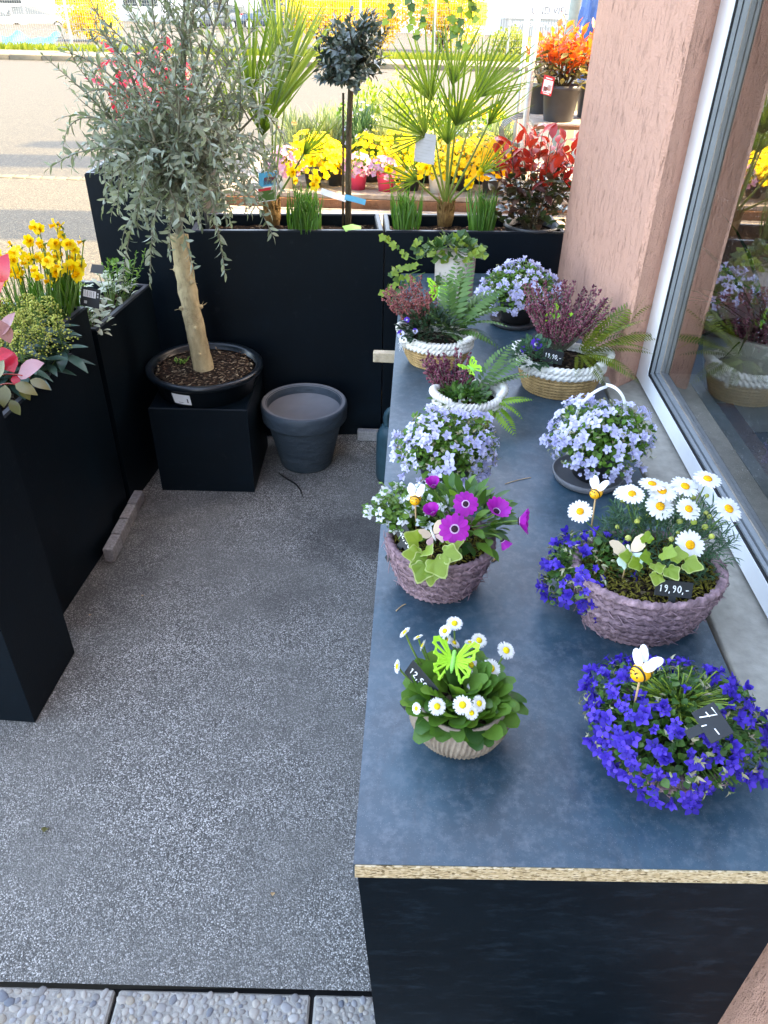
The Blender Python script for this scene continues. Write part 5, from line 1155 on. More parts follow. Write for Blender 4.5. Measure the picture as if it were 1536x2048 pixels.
S('saucer', lathe([(.0001, .0), (.066, 0), (.074, .004), (.080, .020), (.077, .0205), (.072, .009), (.0001, .008)], 48), MT['greypotin'], 'round grey plastic saucer under the lavender bellflower by the sill', 'saucer', loc=(.412, 1.472, TZ+.0005))
tag('black price tag reading 10 in the bellflower on the saucer', at(1229, 848, 1.50), (.75, .25, -.2), (.1, .35, .9), '10,-', .05, .04, .03)
lavpot('pale lavender bellflower close to the pink pillar', .345, 2.43, .125, .11, .095, .09, 190, 33, saucer=True, fs=1.2)
S('saucer', lathe([(.0001, .0), (.066, 0), (.074, .004), (.080, .018), (.077, .0185), (.072, .009), (.0001, .008)], 48), MT['darkpot'], 'dark saucer under the lavender bellflower close to the pillar', 'saucer', loc=(.338, 2.425, TZ+.0005))
tag('black price tag reading 10 in the bellflower close to the pillar', at(1043, 556, 2.42), (.8, .3, -.1), (.0, .3, .9), '10,-', .05, .036)

# ------------------------------------------------------------------ 7, 8, 9 rope baskets
def ropebasket(label, x, y, R0, R1, h, sx, sy, rot, seed, nj=7, handle=True):
    t = T('rope_basket', label, 'basket', (x, y, TZ), rot); hj = h*.68
    for i in range(nj):
        f = (i+.5)/nj; o = P('jute_coil', ringrope(R0+(R1-R0)*math.sin(f*1.5), hj/nj*.53, 34, 400, 8, sx, sy, .5, 3, seed+i, .03), MT['jute'], t); o.location = (0, 0, hj*f)
    for i, z in enumerate((hj+.008, hj+.023)): o = P('cotton_rope', ringrope(R1+.002, .0108, 24, 300, 12, sx, sy, .42, 3, seed+i, .02), MT['cotton'], t); o.location = (0, 0, z)
    if handle:
        for s in (-1, 1):
            a = R1*sx; P('rope_handle', rope(bez([(s*a*.78, -R1*sy*.62, hj+.028), (s*a*1.12, -R1*sy*.55, h+.015), (s*a*1.35, 0, h+.02), (s*a*1.12, R1*sy*.5, h+.012), (s*a*.8, R1*sy*.6, hj+.028)], 60), .0098, 30, 12, .4), MT['cotton'], t)
            g = G(); rng = random.Random(seed+s)
            for k in range(34):
                p = np.array([s*a*.80, -R1*sy*.70, hj+.02]); d = np.array([s*rng.uniform(-.3, .8), -rng.uniform(.1, .9), rng.uniform(-1, .3)]); tube([p, p+d*.016, p+d*.024+[0, 0, -.006]], [.0012, .0009, .0005], 4, g=g, cap=False)
            P('rope_tassel', g, MT['cotton'], t, kind='stuff')
    P('soil', lathe([(R1*.99, h*.80), (R1*.5, h*.86), (.0001, h*.87)], 30, sx, sy), MT['soil'], t); return t
def heather(label, base, n, L, spread, mat, seed, tilt=(0, 0), name='heather'):
    t = T(name, label, 'plant', base); rng = random.Random(seed); b = ico(1, 1); Ms = []; sg = G()
    for i in range(n):
        a = rng.uniform(0, 6.28); q = spread*math.sqrt(rng.random()); d = nrm((q*math.cos(a)+tilt[0], q*math.sin(a)+tilt[1], 1)); l = L*rng.uniform(.7, 1.1); p0 = np.array([q*.03*math.cos(a), q*.03*math.sin(a), -.01]); tube([p0, p0+d*l], [.0016, .0008], 4, g=sg, cap=False)
        for k in range(34):
            f = rng.uniform(.3, 1); th = rng.uniform(0, 6.28); r = .0055*(1.15-f*.55); u = nrm(np.cross(d, (.3, .2, 1))); w_ = np.cross(d, u); p = p0+d*l*f+r*(math.cos(th)*u+math.sin(th)*w_); M = om(p, nrm(d+math.cos(th)*u+math.sin(th)*w_), (0, 0, 1), rng.uniform(.0018, .003)); M[:3, 1] *= 1.6; Ms.append(M)
    P('flower_spikes', G().sc(b, Ms), MT[mat], t, kind='stuff'); P('stems', sg, MT['twig'], t, kind='stuff'); return t
def frondT(L, npn, W, curl, pin=.16):
    g = G(); V = []; pl = leafT(1, pin, .15, .2, 3, 'ell'); pts = []
    for i in range(npn+1):
        f = i/npn; pts.append(np.array([0, L*f*(1-.18*curl*f), L*(.35*f-curl*f*f)]))
    tube(pts, list(np.linspace(.0014, .0005, npn+1)), 4, g=g, cap=False)
    for i in range(2, npn+1):
        f = i/npn; w_ = W*math.sin(math.pi*(.12+.86*f))**.8*(1 if f < .8 else 1)+.002; tdir = nrm(pts[i]-pts[i-1])
        for s in (-1, 1): g.join(pl, om(pts[i], nrm(np.array([s, 0, 0])+tdir*.55+[0, 0, -.1]), (0, 0, 1), w_))
    return g
FR = {k: [frondT(1, 15, .20, c).mesh('frond', MT[k]) for c in (.35, .6)] for k in ('fern', 'limefern')}
FO = [frondT(1, 26, .13, c, .1).mesh('frond', MT['olivefern']) for c in (.35, .55)]
def fern(label, base, items, key, name='fern', seed=1):
    t = T(name, label, 'fern', base); rng = random.Random(seed); ms = FO if key == 'olivefern' else FR[key]
    for (a, el, L) in items: P('frond', ms[rng.randrange(2)], None, t, M=mm(om((rng.uniform(-.01, .01), rng.uniform(-.01, .01), 0), (math.cos(a)*math.cos(el), math.sin(a)*math.cos(el), math.sin(el)), (0, 0, 1), L*1.22, rng.uniform(-.35, .35))))
    return t
def violaT(k):
    g = G(); pt = leafT(.011, .0062, .05, .1, 3, 'petal', m=0); pw = leafT(.011, .0064, .05, .1, 3, 'petal', m=1)
    for a, p in ((1.1, pt), (2.04, pt), (-.15, pw), (3.3, pw), (4.71, pw)): g.join(p, om((0, 0, .0005 if p is pw else 0), (math.cos(a), math.sin(a), .12)))
    g.join(lathe([(.0035, .0014), (.002, .0022), (.0001, .0022)], 8, m=2)); lathe([(.0014, .0024), (.0001, .003)], 6, m=3, g=g); return g
VIO = violaT(0).mesh('flower', [MT['viola'], MT['viola'], MT['bellwhite'], MT['yel']]); VIW = violaT(1).mesh('flower', [MT['white'], MT['white'], MT['eyedark'], MT['yel']]); VIM = violaT(1).mesh('flower', [MT['viola'], MT['belllav'], MT['eyedark'], MT['yel']])
def violas(label, base, rx, ry, h, nl, fl, seed, leaf='darkleaf'):
    t = T('viola', label, 'plant', base); rng = random.Random(seed); base = np.array(base); Ms = []
    for i in range(nl):
        a = rng.uniform(0, 6.28); z = rng.random(); q = math.sqrt(1-z*z); v = np.array([q*math.cos(a), q*math.sin(a), z]); Ms.append(om(v*np.array((rx, ry, h))*rng.uniform(.5, 1.05), nrm(v+np.array([rng.uniform(-.7, .7), rng.uniform(-.7, .7), rng.uniform(-.2, .6)])), (0, 0, 1), rng.uniform(.012, .024)))
    P('foliage', G().sc(leafT(1, .28, .2, .25, 4), Ms), MT[leaf], t, kind='stuff')
    for (px, py, Y, n, s, me) in fl: P('flower', me, None, t, M=mm(omz(np.array(at(px, py, Y))-base, n, s, rng.uniform(-.3, .3))))
    return t
h9 = TZ+.055
ropebasket('rope rimmed jute basket with fern and pinkish heather near the cylinder pot', .075, 2.085, .066, .088, .085, 1.08, .86, -.25, 51)
heather('pinkish red heather spikes leaning out of the fern basket', at(845, 655, 2.14), 48, .15, .65, 'heatherpink', 61, (-.4, -.05))
violas('dark green viola with few violet blooms in the fern basket', at(858, 670, 2.07), .085, .065, .075, 420, [(802, 668, 2.05, (-.4, -.8, .3), 1.1, VIM), (814, 640, 2.07, (-.2, -.8, .5), .8, VIO), (830, 662, 2.02, (0, -.8, .4), .75, VIM), (808, 680, 2.02, (-.3, -.8, .3), .8, VIW)], 71)
fern('fresh green fern fronds arching from the basket near the cylinder pot', at(905, 668, 2.10), [(1.1, 1.15, .19), (.5, .8, .17), (-.1, .5, .15), (-.7, .35, .13), (2.0, 1.2, .15), (.2, .95, .18), (-1.4, .2, .10), (2.8, .9, .12), (-.3, .1, .13), (-2.3, .5, .11), (.9, .55, .15), (-1.0, .75, .11), (.3, .6, .17), (1.6, 1.0, .18), (-.5, .7, .14), (3.6, .7, .11), (-1.8, .6, .10)], 'fern', seed=3)
butterfly('lime butterfly pick behind the pinkish heather', at(878, 585, 2.17), (.2, -.6, .8), (.0, .7, .6), .036)
ropebasket('small rope rimmed basket with dark heather behind lavender bellflowers', .15, 1.725, .058, .078, .075, 1.0, .9, .3, 52)
heather('dark purple heather in the small rope basket', at(905, 800, 1.78), 62, .13, .55, 'heather', 62, (-.15, .05))
violas('green viola with small white faced blooms in the small rope basket', at(925, 815, 1.70), .07, .058, .055, 380, [(924, 803, 1.68, (0, -.8, .6), .85, VIW), (942, 796, 1.70, (.1, -.8, .6), .85, VIW), (947, 828, 1.64, (.1, -.9, .4), .9, VIW), (878, 812, 1.70, (-.4, -.8, .4), 1.0, VIM), (886, 822, 1.68, (-.4, -.8, .2), .7, VIW)], 72, 'midleaf')
fern('grey green fern fronds in the small rope basket', at(955, 785, 1.76), [(.35, .55, .14), (.0, .35, .13), (.7, .75, .13), (-.3, .6, .12)], 'fern', seed=4)
fern('bright lime fern fronds hanging over the small rope basket rim', at(975, 808, 1.70), [(-.6, .15, .09), (-1.0, -.35, .10), (-.1, .25, .09), (-1.6, -.15, .08), (.2, .1, .08)], 'limefern', seed=5)
butterfly('lime butterfly pick above the dark heather in the small basket', at(942, 738, 1.76), (.1, -.3, .95), (-.6, .6, .2), .026)
ropebasket('large rope rimmed jute basket with heather and olive fern by the pillar', .412, 1.945, .085, .104, .095, 1.05, .9, -.12, 53)
heather('dark purple heather spikes fanning out of the large rope basket', at(1115, 690, 1.99), 95, .175, .8, 'heather', 63, (.05, .05))
violas('viola with one large purple bloom in the large rope basket', at(1065, 722, 1.90), .062, .055, .06, 320, [(1072, 689, 1.90, (-.1, -.85, .5), 1.5, VIO), (1047, 698, 1.91, (-.7, -.6, .2), .9, VIO)], 73, 'margleaf')
fern('feathery olive yellow fern spilling right over the large rope basket', at(1160, 712, 1.93), [(.35, .75, .20), (.1, .45, .19), (-.25, .15, .17), (-.6, .0, .15), (-1.2, -.1, .12), (.6, .6, .17), (-.9, .35, .13), (-1.7, .1, .11), (.0, .8, .15), (.8, .95, .15), (-.45, .55, .16), (.25, .6, .2), (-.05, .3, .18), (-.15, .65, .17), (-.8, .15, .14), (-1.4, .25, .12), (.45, .9, .17)], 'olivefern', seed=6)
butterfly('lime butterfly pick on the dark heather by the pillar', at(1113, 634, 2.0), (-.1, -.7, .7), (.55, .5, .5), .030)
tag('black price tag reading 19,90 in the large rope basket', at(1106, 713, 1.87), (.9, .25, -.3), (.1, .4, .85), '19,90,-', .062, .034, .018)

# ------------------------------------------------------------------ 11 cylinder pot with ivy
t = T('potted_ivy', 'cream cylinder pot with trailing green ivy at the far table end', 'potted plant', (.145, 2.665, TZ))
P('pot', lathe([(.0001, 0), (.064, 0), (.068, .004), (.070, .15), (.069, .153), (.065, .153), (.063, .14), (.0001, .135)], 44), MT['cream'], t)
rng = random.Random(81); bc = np.array((.145, 2.665, TZ)); sg = G()
for i in range(120):
    v = fibo(120)[i]; p = np.array([-.012, 0, .145])+v*np.array((.105, .085, .065))*rng.uniform(.6, 1.0); d = nrm(v+np.array([rng.uniform(-.6, .6), rng.uniform(-.6, .3), rng.uniform(-.5, .4)])); P('leaf', IVG if rng.random() < .75 else IVL, None, t, M=mm(om(p, d, nrm(v+[0, -.4, .5]), rng.uniform(.028, .044))))
for pts in (((835, 520), (800, 510), (785, 480), (768, 470)), ((840, 540), (800, 555), (775, 570), (765, 590)), ((850, 545), (810, 560), (790, 585), (782, 600)), ((930, 510), (955, 500), (970, 508)), ((845, 530), (805, 525), (780, 545)), ((880, 545), (878, 565), (885, 580)), ((850, 515), (825, 490), (838, 475))):
    q = bez([np.array(at(a, b, 2.60))-bc for a, b in pts], 10); tube(q, .0014, 4, g=sg, cap=False)
    for k in range(2, 11): d = nrm(np.array([rng.uniform(-1, 1), -.5, rng.uniform(-1, .3)])); P('leaf', IVL if rng.random() < .5 else IVG, None, t, M=mm(om(q[k], d, (0, -1, .5), rng.uniform(.022, .036))))
P('vines', sg, MT['stem'], t, kind='stuff')
# ivy hanging from a basket hung just above the frame
hb = T('hanging_basket', 'trailing ivy hanging down from a basket above the small palm', 'hanging plant', (.08, 2.72, 1.86))
P('pot', lathe([(.0001, 0), (.07, 0), (.1, .11), (.106, .115), (.1, .118), (.0001, .11)], 32), MT['darkpot'], hb); sg = G()
P('hanger', tube([(0, 0, .1), (0, 0, .62), (.488, 0, .62)], .004, 6), MT['steel'], hb); hc = np.array((.08, 2.72, 1.86))
for pts in (((820, -90), (815, -10), (822, 50)), ((855, -90), (850, 0), (838, 60), (835, 75)), ((890, -90), (880, 10), (905, 50), (912, 62)), ((935, -90), (940, 0), (945, 40)), ((905, -90), (930, -10), (955, 18)), ((790, -90), (785, 0), (775, 40)), ((925, -60), (928, 60), (910, 80), (925, 95))):
    q = bez([np.array((rng.uniform(-.08, .08), rng.uniform(-.05, .05), .11))]+[np.array(at(a, b, 2.66))-hc for a, b in pts], 14); tube(q, .0012, 4, g=sg, cap=False)
    for k in range(2, 15): P('leaf', IVL if rng.random() < .7 else IVG, None, hb, M=mm(om(q[k], nrm((rng.uniform(-1, 1), -.4, rng.uniform(-1, .3))), (0, -1, .5), rng.uniform(.020, .034))))
P('vines', sg, MT['stem'], hb, kind='stuff')

for (a, b, lab) in (((1010, 968), (1062, 955), 'thin pale straw on the slate table beside the lavender bellflower'), ((792, 1222), (812, 1208), 'thin pale straw on the slate table below the magenta daisies'), ((985, 1122), (994, 1118), 'dry petal crumb on the slate table beside the magenta daisies')):
    p, q = atz(a[0], a[1], TZ+.0015), atz(b[0], b[1], TZ+.0015); S('straw', tube(bez([p, (p+q)/2+Vector((0, .006, 0)), q], 6), .0008 if 'straw' in lab else .003, 5), MT['skewer'], lab, 'straw' if 'straw' in lab else 'petal')
# ------------------------------------------------------------------ sales bench behind the troughs
bn = T('sales_bench', 'low two tier wooden sales bench crowded with spring flowers', 'bench', (-.2, 4.2, 0))
for k in range(5): P('board', bbox(-.78, 1.2, -.70+k*.118, -.70+k*.118+.108, .675, .70, .003, 1), MT['benchwood'], bn, False)
P('riser', bbox(-.78, 1.2, -.105, -.08, .68, .742, .003, 1), MT['reddeck'], bn, False)
for k in range(9): P('board', bbox(-.78, 1.2, -.10+k*.118, -.10+k*.118+.108, .744, .768, .003, 1), MT['benchwood'], bn, False)
for (x, y) in ((-.76, -.6), (1.1, -.6), (-.76, .9), (1.1, .9)): P('leg', bbox(x, x+.06, y, y+.06, 0, .69, .003, 1), MT['benchwood'], bn, False)
# forty or so small market pots on the bench
def tuft(g, n, r, h, T_, rng, l0, l1, up=.4):
    Ms = []
    for i in range(n):
        a = rng.uniform(0, 6.28); z = rng.random(); q = math.sqrt(1-z*z); v = np.array([q*math.cos(a), q*math.sin(a), z]); Ms.append(om(v*np.array((r, r, h))*rng.uniform(.45, 1.05), nrm(v+np.array([rng.uniform(-.6, .6), rng.uniform(-.6, .6), rng.uniform(-.2, .8)])+[0, 0, up]), (0, 0, 1), rng.uniform(l0, l1)))
    return g.sc(T_, Ms)
PN = lathe([(.0001, 0), (.036, 0), (.048, .078), (.051, .08), (.051, .088), (.046, .088), (.045, .08), (.0001, .078)], 24)
F5 = flowerT(5, .012, .0065, .1, .15, 'petal', 2, .001, 0, jit=.15)
def market(label, px, Y, pot, leaf, bloom, r, h, nl, nb, seed, k_=1.5, upr=.4, ll=(.015, .03), bs=1.0, T_=None):
    z = .768 if Y >= 4.1 else .70; r *= k_; h *= k_; nl = int(nl*1.5); nb = int(nb*1.6); d = ray(px, 400); X = d[0]/d[1]*Y; p = (X, Y, z)
    t = T('market_pot', label, 'potted plant', p); rng = random.Random(seed); P('pot', PN, MT[pot], t)
    o = P('foliage', tuft(G(), nl, r, h, T_ or leafT(1, .2, .2, .2, 3), rng, *ll, upr), MT[leaf], t, kind='stuff'); o.location = (0, 0, .075)
    if nb:
        Ms = []
        for i in range(nb):
            v = fibo(nb, rng, .1)[i]; Ms.append(omz(v*np.array((r, r, h))*rng.uniform(.9, 1.15)+[0, 0, .08], nrm(v+[rng.uniform(-.3, .3), rng.uniform(-.8, 0), .3]), bs*rng.uniform(.8, 1.3), rng.uniform(0, 6)))
        P('blooms', G().sc(F5, Ms), MT[bloom], t, kind='stuff')
    return t
for i, q in enumerate([
 ('lemon yellow viola cushion tucked behind the lilac viola pots', 742, 4.42, 'darkpot', 'freshleaf', 'daff', .08, .10, 160, 60),
 ('lime euphorbia cushion between the yellow pansy mounds', 850, 4.44, 'darkpot', 'ivylime', 'skimbud', .08, .11, 200, 60),
 ('small golden primula behind the pale pink pot', 898, 4.43, 'darkpot', 'freshleaf', 'dafforange', .07, .09, 150, 50),
 ('yellow violas crowded between lavender and primula', 648, 4.44, 'darkpot', 'freshleaf', 'daff', .08, .09, 150, 60),
 ('lime leafy filler plant beside the silvery cushion', 955, 4.45, 'darkpot', 'ivylime', 'daff', .08, .11, 180, 40),
 ('lemon violas below the tall lime spurge', 795, 4.46, 'darkpot', 'freshleaf', 'daff', .08, .11, 160, 60)]): market(*q, 180+i, bs=1.2)
LAVT = leafT(1, .05, .15, .2, 3, 'blade')
rows = [
 ('pink heath in a white pot at the bench end', 575, 4.22, 'whitepot', 'freshleaf', 'pinkbloom', .06, .07, 160, 60),
 ('yellow primula mound on the bench beside the pink heath', 628, 4.25, 'darkpot', 'freshleaf', 'daff', .10, .11, 160, 85),
 ('lilac viola in a magenta pot beside the laurel trunk', 716, 4.22, 'pinkpot', 'freshleaf', 'pinkbloom', .055, .06, 130, 32),
 ('lilac and yellow viola in a magenta pot on the bench', 771, 4.20, 'pinkpot', 'freshleaf', 'pinkbloom', .055, .055, 130, 26),
 ('yellow pansy mound behind the middle daffodil clump', 822, 4.24, 'darkpot', 'freshleaf', 'daff', .09, .10, 150, 75),
 ('yellow pansies in a pale pink pot on the bench', 873, 4.20, 'whitepot', 'freshleaf', 'daff', .06, .06, 130, 34),
 ('yellow pansy mound seen behind the palm stem', 925, 4.26, 'darkpot', 'freshleaf', 'daff', .09, .10, 150, 75),
 ('golden pansy mound close to the potted photinia', 978, 4.22, 'darkpot', 'freshleaf', 'dafforange', .09, .11, 150, 75),
 ('yellow pansies in a dark pot between the laurel and lilac viola', 672, 4.30, 'darkpot', 'freshleaf', 'daff', .06, .07, 150, 40)]
for i, q in enumerate(rows): market(*q, 100+i, bs=1.3)
for i, q in enumerate([
 ('silvery lavender cushion at the left of the bench', 600, 4.58, 'darkpot', 'lavender', 'redbloom', .09, .14, 420, 8),
 ('grey green lavender mound behind the yellow primula', 655, 4.62, 'darkpot', 'lavender', 'white', .10, .15, 480, 0),
 ('blue green lavender behind the laurel trunk', 722, 4.58, 'darkpot', 'margleaf', 'belllav', .08, .17, 420, 20),
 ('pale lavender cushion behind the magenta pots', 770, 4.55, 'darkpot', 'lavender', 'white', .09, .12, 420, 0),
 ('bluish flowering cushion right of the small palm', 930, 4.60, 'darkpot', 'lavender', 'belllav', .09, .12, 380, 40),
 ('silvery cushion behind the golden pansies', 990, 4.66, 'darkpot', 'lavender', 'white', .08, .12, 350, 0)]): market(*q, 130+i, ll=(.05, .09), upr=.9, T_=LAVT)
for i, q in enumerate([
 ('tall lime green spurge at the back of the bench beside the laurel', 740, 5.0, 'darkpot', 'ivylime', 'skimbud', .11, .22, 500, 90),
 ('lime yellow spurge at the back of the bench left of the palm', 800, 4.95, 'darkpot', 'ivylime', 'skimbud', .12, .26, 560, 120),
 ('yellow green leafy mound at the back behind the palm fronds', 850, 5.0, 'darkpot', 'freshleaf', 'skimbud', .11, .20, 480, 70),
 ('lime leafy mound behind the bluish cushion', 905, 5.02, 'darkpot', 'ivylime', 'daff', .11, .17, 420, 50),
 ('yellow flowered mound at the far right bench corner', 965, 5.0, 'darkpot', 'freshleaf', 'daff', .10, .16, 400, 70),
 ('loose green mound at the back left of the bench', 680, 5.02, 'darkpot', 'freshleaf', 'skimbud', .10, .14, 400, 30)]): market(*q, 150+i, ll=(.02, .045), upr=.7)

# ------------------------------------------------------------------ shelf rack with photinias behind the pillar
SY = 4.2; sp = at(1110, 240, SY); SZ = sp.z
rk = T('shelf_rack', 'galvanised trolley rack with wooden shelf behind the pillar', 'rack', (sp.x, SY, 0))
P('shelf', bbox(-.12, .75, -.14, .36, SZ-.018, SZ, .003, 1), MT['benchwood'], rk, False)
P('shelf_edge', bbox(-.12, .75, -.150, -.1402, SZ-.022, SZ-.004, .002, 1), MT['reddeck'], rk, False)
for (px, Y, r) in ((1065, SY-.10, .015), (1046, SY+.38, .013)):
    b = at(px, 120, Y); P('post', tube([(b.x-sp.x, Y-SY, 0), (b.x-sp.x, Y-SY, 2.2)], r, 10), MT['steel'], rk)
P('post', tube([(.70, -.1, 0), (.70, -.1, 2.2)], .015, 10), MT['steel'], rk)
P('lower_shelf', bbox(-.12, .75, -.14, .36, .40, .42, .003, 1), MT['benchwood'], rk, False)
photinia('orange red photinia in a grey pot with red picture label on the shelf', (sp.x+.01, SY-.02, SZ), .14, .26, 26, .62, 41, 'photorange', (.088, .155), per=9, flat=.9, fill=160, fillmat='leucolive')
photinia('second fiery photinia half hidden behind the pink pillar', (sp.x+.20, SY+.13, SZ), .14, .26, 20, .6, 42, 'photorange', (.088, .155), per=9, fill=160)
photinia('bronze leaved photinia behind the rack post', (sp.x-.05, SY+.24, SZ), .10, .24, 12, .35, 43, 'photorange', (.07, .14), per=8)
a, b, c = at(1081, 187, SY-.125), at(1102, 193, SY-.125), at(1089, 149, SY-.115)
card('picture_label', 'red and white picture label hanging on the orange photinia pot', 'label', a, b-a, c-a, MT['redtag'], [(.08, .14, .92, .78, MT['chalk']), (.15, .18, .5, .42, MT['photred']), (.5, .25, .85, .55, MT['photorange']), (.2, .48, .45, .62, MT['midleaf']), (.2, .05, .8, .10, MT['chalk']), (.2, .84, .8, .9, MT['chalk'])])
g = G(); hp = np.array(at(1040, 262, 4.35))
for k in range(4): tube([hp+np.array([(.085+.006*k)*math.cos(th), .02*math.sin(th*2)+.012*k, (.06+.006*k)*math.sin(th)])-hp for th in np.linspace(0, 6.2, 30)], .0035, 6, g=g)
S('hose_coil', g, MT['greyalu'], 'coiled grey garden hose hanging on the rack', 'hose', loc=hp)
# blue tarpaulin bag, crumpled
bm = bmesh.new(); bmesh.ops.create_icosphere(bm, subdivisions=4, radius=1.0); rng = random.Random(6)
from mathutils import noise as mn
for v in bm.verts:
    n = mn.noise(v.co*2.2)*.28+mn.noise(v.co*6)*.12; v.co = Vector((v.co.x*.16, v.co.y*.12, v.co.z*.36))*(1+n)
bm.verts.index_update(); g = G().add([v.co[:] for v in bm.verts], [tuple(v.index for v in f.verts) for f in bm.faces]); bm.free()
p = at(1195, 55, 5.3); S('tarpaulin', g, MT['bluetarp'], 'crumpled blue tarpaulin bundle beside the pale yellow post', 'tarpaulin', False, loc=(p.x+.05, 5.3, p.z))
S('support_post', tube([(p.x+.05, 5.3, 0), (p.x+.05, 5.3, p.z-.2)], .02, 8), MT['steel'], 'thin steel post carrying the blue tarpaulin bundle', 'post')
p = at(1152, 30, 9.0); S('lamp_post', tube([(p.x, 9, gz(9)-.05), (p.x, 9, 4.5)], .075, 16), MT['greypost'], 'thick grey green post standing at the road edge', 'post')
p = at(1173, 30, 9.2); S('yellow_post', bbox(p.x-.045, p.x+.045, 9.15, 9.25, gz(9)-.05, 3.4, .004, 1), MT['paleyellow'], 'pale yellow square post beside the grey green post', 'post', False)
# unseen slabs added beyond the building to cast the shadow bands on the road
for (x, y0, y1, h, lab) in ((4.6, 6.35, 7.25, 9.2, 'tall grey unseen shadow caster added beside the shop'), (8.0, 9.6, 10.3, 13.0, 'taller grey unseen shadow caster added at the road edge'), (9.5, 11.0, 11.5, 14.0, 'slim grey unseen shadow caster added at the road edge')):
    py_ = T('shadow_caster', lab, 'shadow caster', (x, (y0+y1)/2, gz(y0)-.05)); hw = (y1-y0)/2
    P('column', bbox(-.12, .12, -hw, hw, 0, h, .02, 2), MT['greypost'], py_, False); P('caster_panel', bbox(-.14, .14, -hw-.05, hw+.05, h*.6, h*.98, .02, 2), MT['wallwhite'], py_, False)

# ------------------------------------------------------------------ verge, fence, bushes
rng = random.Random(55); Ms = []
for i in range(9000):
    x, y = rng.uniform(-17, 14), rng.uniform(29.0, 30.3); Ms.append(om((x, y, gz(y)+.05), (rng.uniform(-.5, .5), rng.uniform(-.6, .3), 1), (0, -1, .3), rng.uniform(.10, .34), 0, 1.3))
P('verge_grass', G().sc(leafT(1, .06, .3, .2, 2, 'blade'), Ms), MT['grass'], None, kind='stuff'); bpy.data.objects['verge_grass']['label'] = 'sunlit yellow green grass verge along the fence'; bpy.data.objects['verge_grass']['category'] = 'grass'
FY = 30.2
fe = T('wire_fence', 'galvanised double wire mesh fence along the grass verge', 'fence', (0, FY, gz(FY)))
wg = G(); hx = 2.5
for j in range(31): box(j*hx/31-.003, j*hx/31+.003, -.003, .003, .05, 1.95, 0, wg)
for j in range(10): box(0, hx, -.008, -.003, .08+j*.2, .088+j*.2, 0, wg)
wm = wg.mesh('wire_panel', MT['wire'], False); pm_ = box(-.035, .035, .006, .066, -.2, 2.05).mesh('post', MT['steel'], False)
for i in range(-7, 6): P('wire_panel', wm, None, fe, loc=(i*hx+.4, 0, 0)); P('post', pm_, None, fe, loc=(i*hx+.4, 0, 0))
def bush(label, px, py0, Y, r, h, n, seed, mat='forsythia', lumps=14):
    b = at(px, py0, Y); z = gz(Y)+.05; t = T('forsythia_bush', label, 'bush', (b.x, Y, z)); rng = random.Random(seed); Ms = []; cs = []; sg = G()
    for k in range(lumps):
        a = rng.uniform(0, 6.28); q = r*math.sqrt(rng.random())*.75; cs.append((q*math.cos(a), q*math.sin(a), rng.uniform(.25, .85)*h*(1-.35*q/r), rng.uniform(.3, .5)*r)); tube([(0, 0, 0), (cs[-1][0]*.5, cs[-1][1]*.5, cs[-1][2]*.6), cs[-1][:3]], [.04, .025, .01], 5, g=sg)
    for i in range(n):
        c = cs[rng.randrange(lumps)]; v = nrm((rng.gauss(0, 1), rng.gauss(0, 1), rng.gauss(0, 1))); p = np.array(c[:3])+v*c[3]*rng.uniform(.5, 1.15)
        if p[2] < .05: p[2] = rng.uniform(.05, .3)
        Ms.append(om(p, nrm(v+np.array([rng.uniform(-1, 1), rng.uniform(-1, 1), rng.uniform(-.5, 1)])), (rng.uniform(-1, 1), -.5, 1), rng.uniform(.07, .15)))
    P('crown', G().sc(leafT(1, .35, .2, .3, 2), Ms), MT[mat], t, kind='stuff'); P('trunk', sg, MT['laurelbark'], t); return t
bush('yellow forsythia bush between the white cars and the fence post', 178, 60, 38, 1.35, 2.1, 5200, 1)
bush('tall golden forsythia bush behind the laurel crown', 650, 70, 36, 1.6, 2.8, 6000, 2)
bush('golden forsythia bush left of the yellow sign board', 760, 80, 37, 1.5, 2.6, 5000, 3)
bush('big yellow forsythia bush directly behind the small palm', 880, 90, 36, 1.7, 2.7, 6500, 4)
bush('low lime green shrub at the foot of the white building', 1015, 100, 34, .9, .8, 1800, 5, 'grass')
# blue and white tarpaulin strip behind the fence
V = []; n = 40
for i in range(n+1):
    x = at(-60, 85, 32).x+(at(112, 85, 32).x-at(-60, 85, 32).x)*i/n; z0 = gz(32)+.12+.06*math.sin(i*.7); V += [(x, 31.6, z0), (x, 32.6, z0+.28+.10*math.sin(i*.35+1))]
S('pond_liner', G().add(V, [(2*i, 2*i+2, 2*i+3, 2*i+1) for i in range(n)]+[]), MT['bluepale'], 'blue sheet spread along the grass behind the fence', 'sheet')

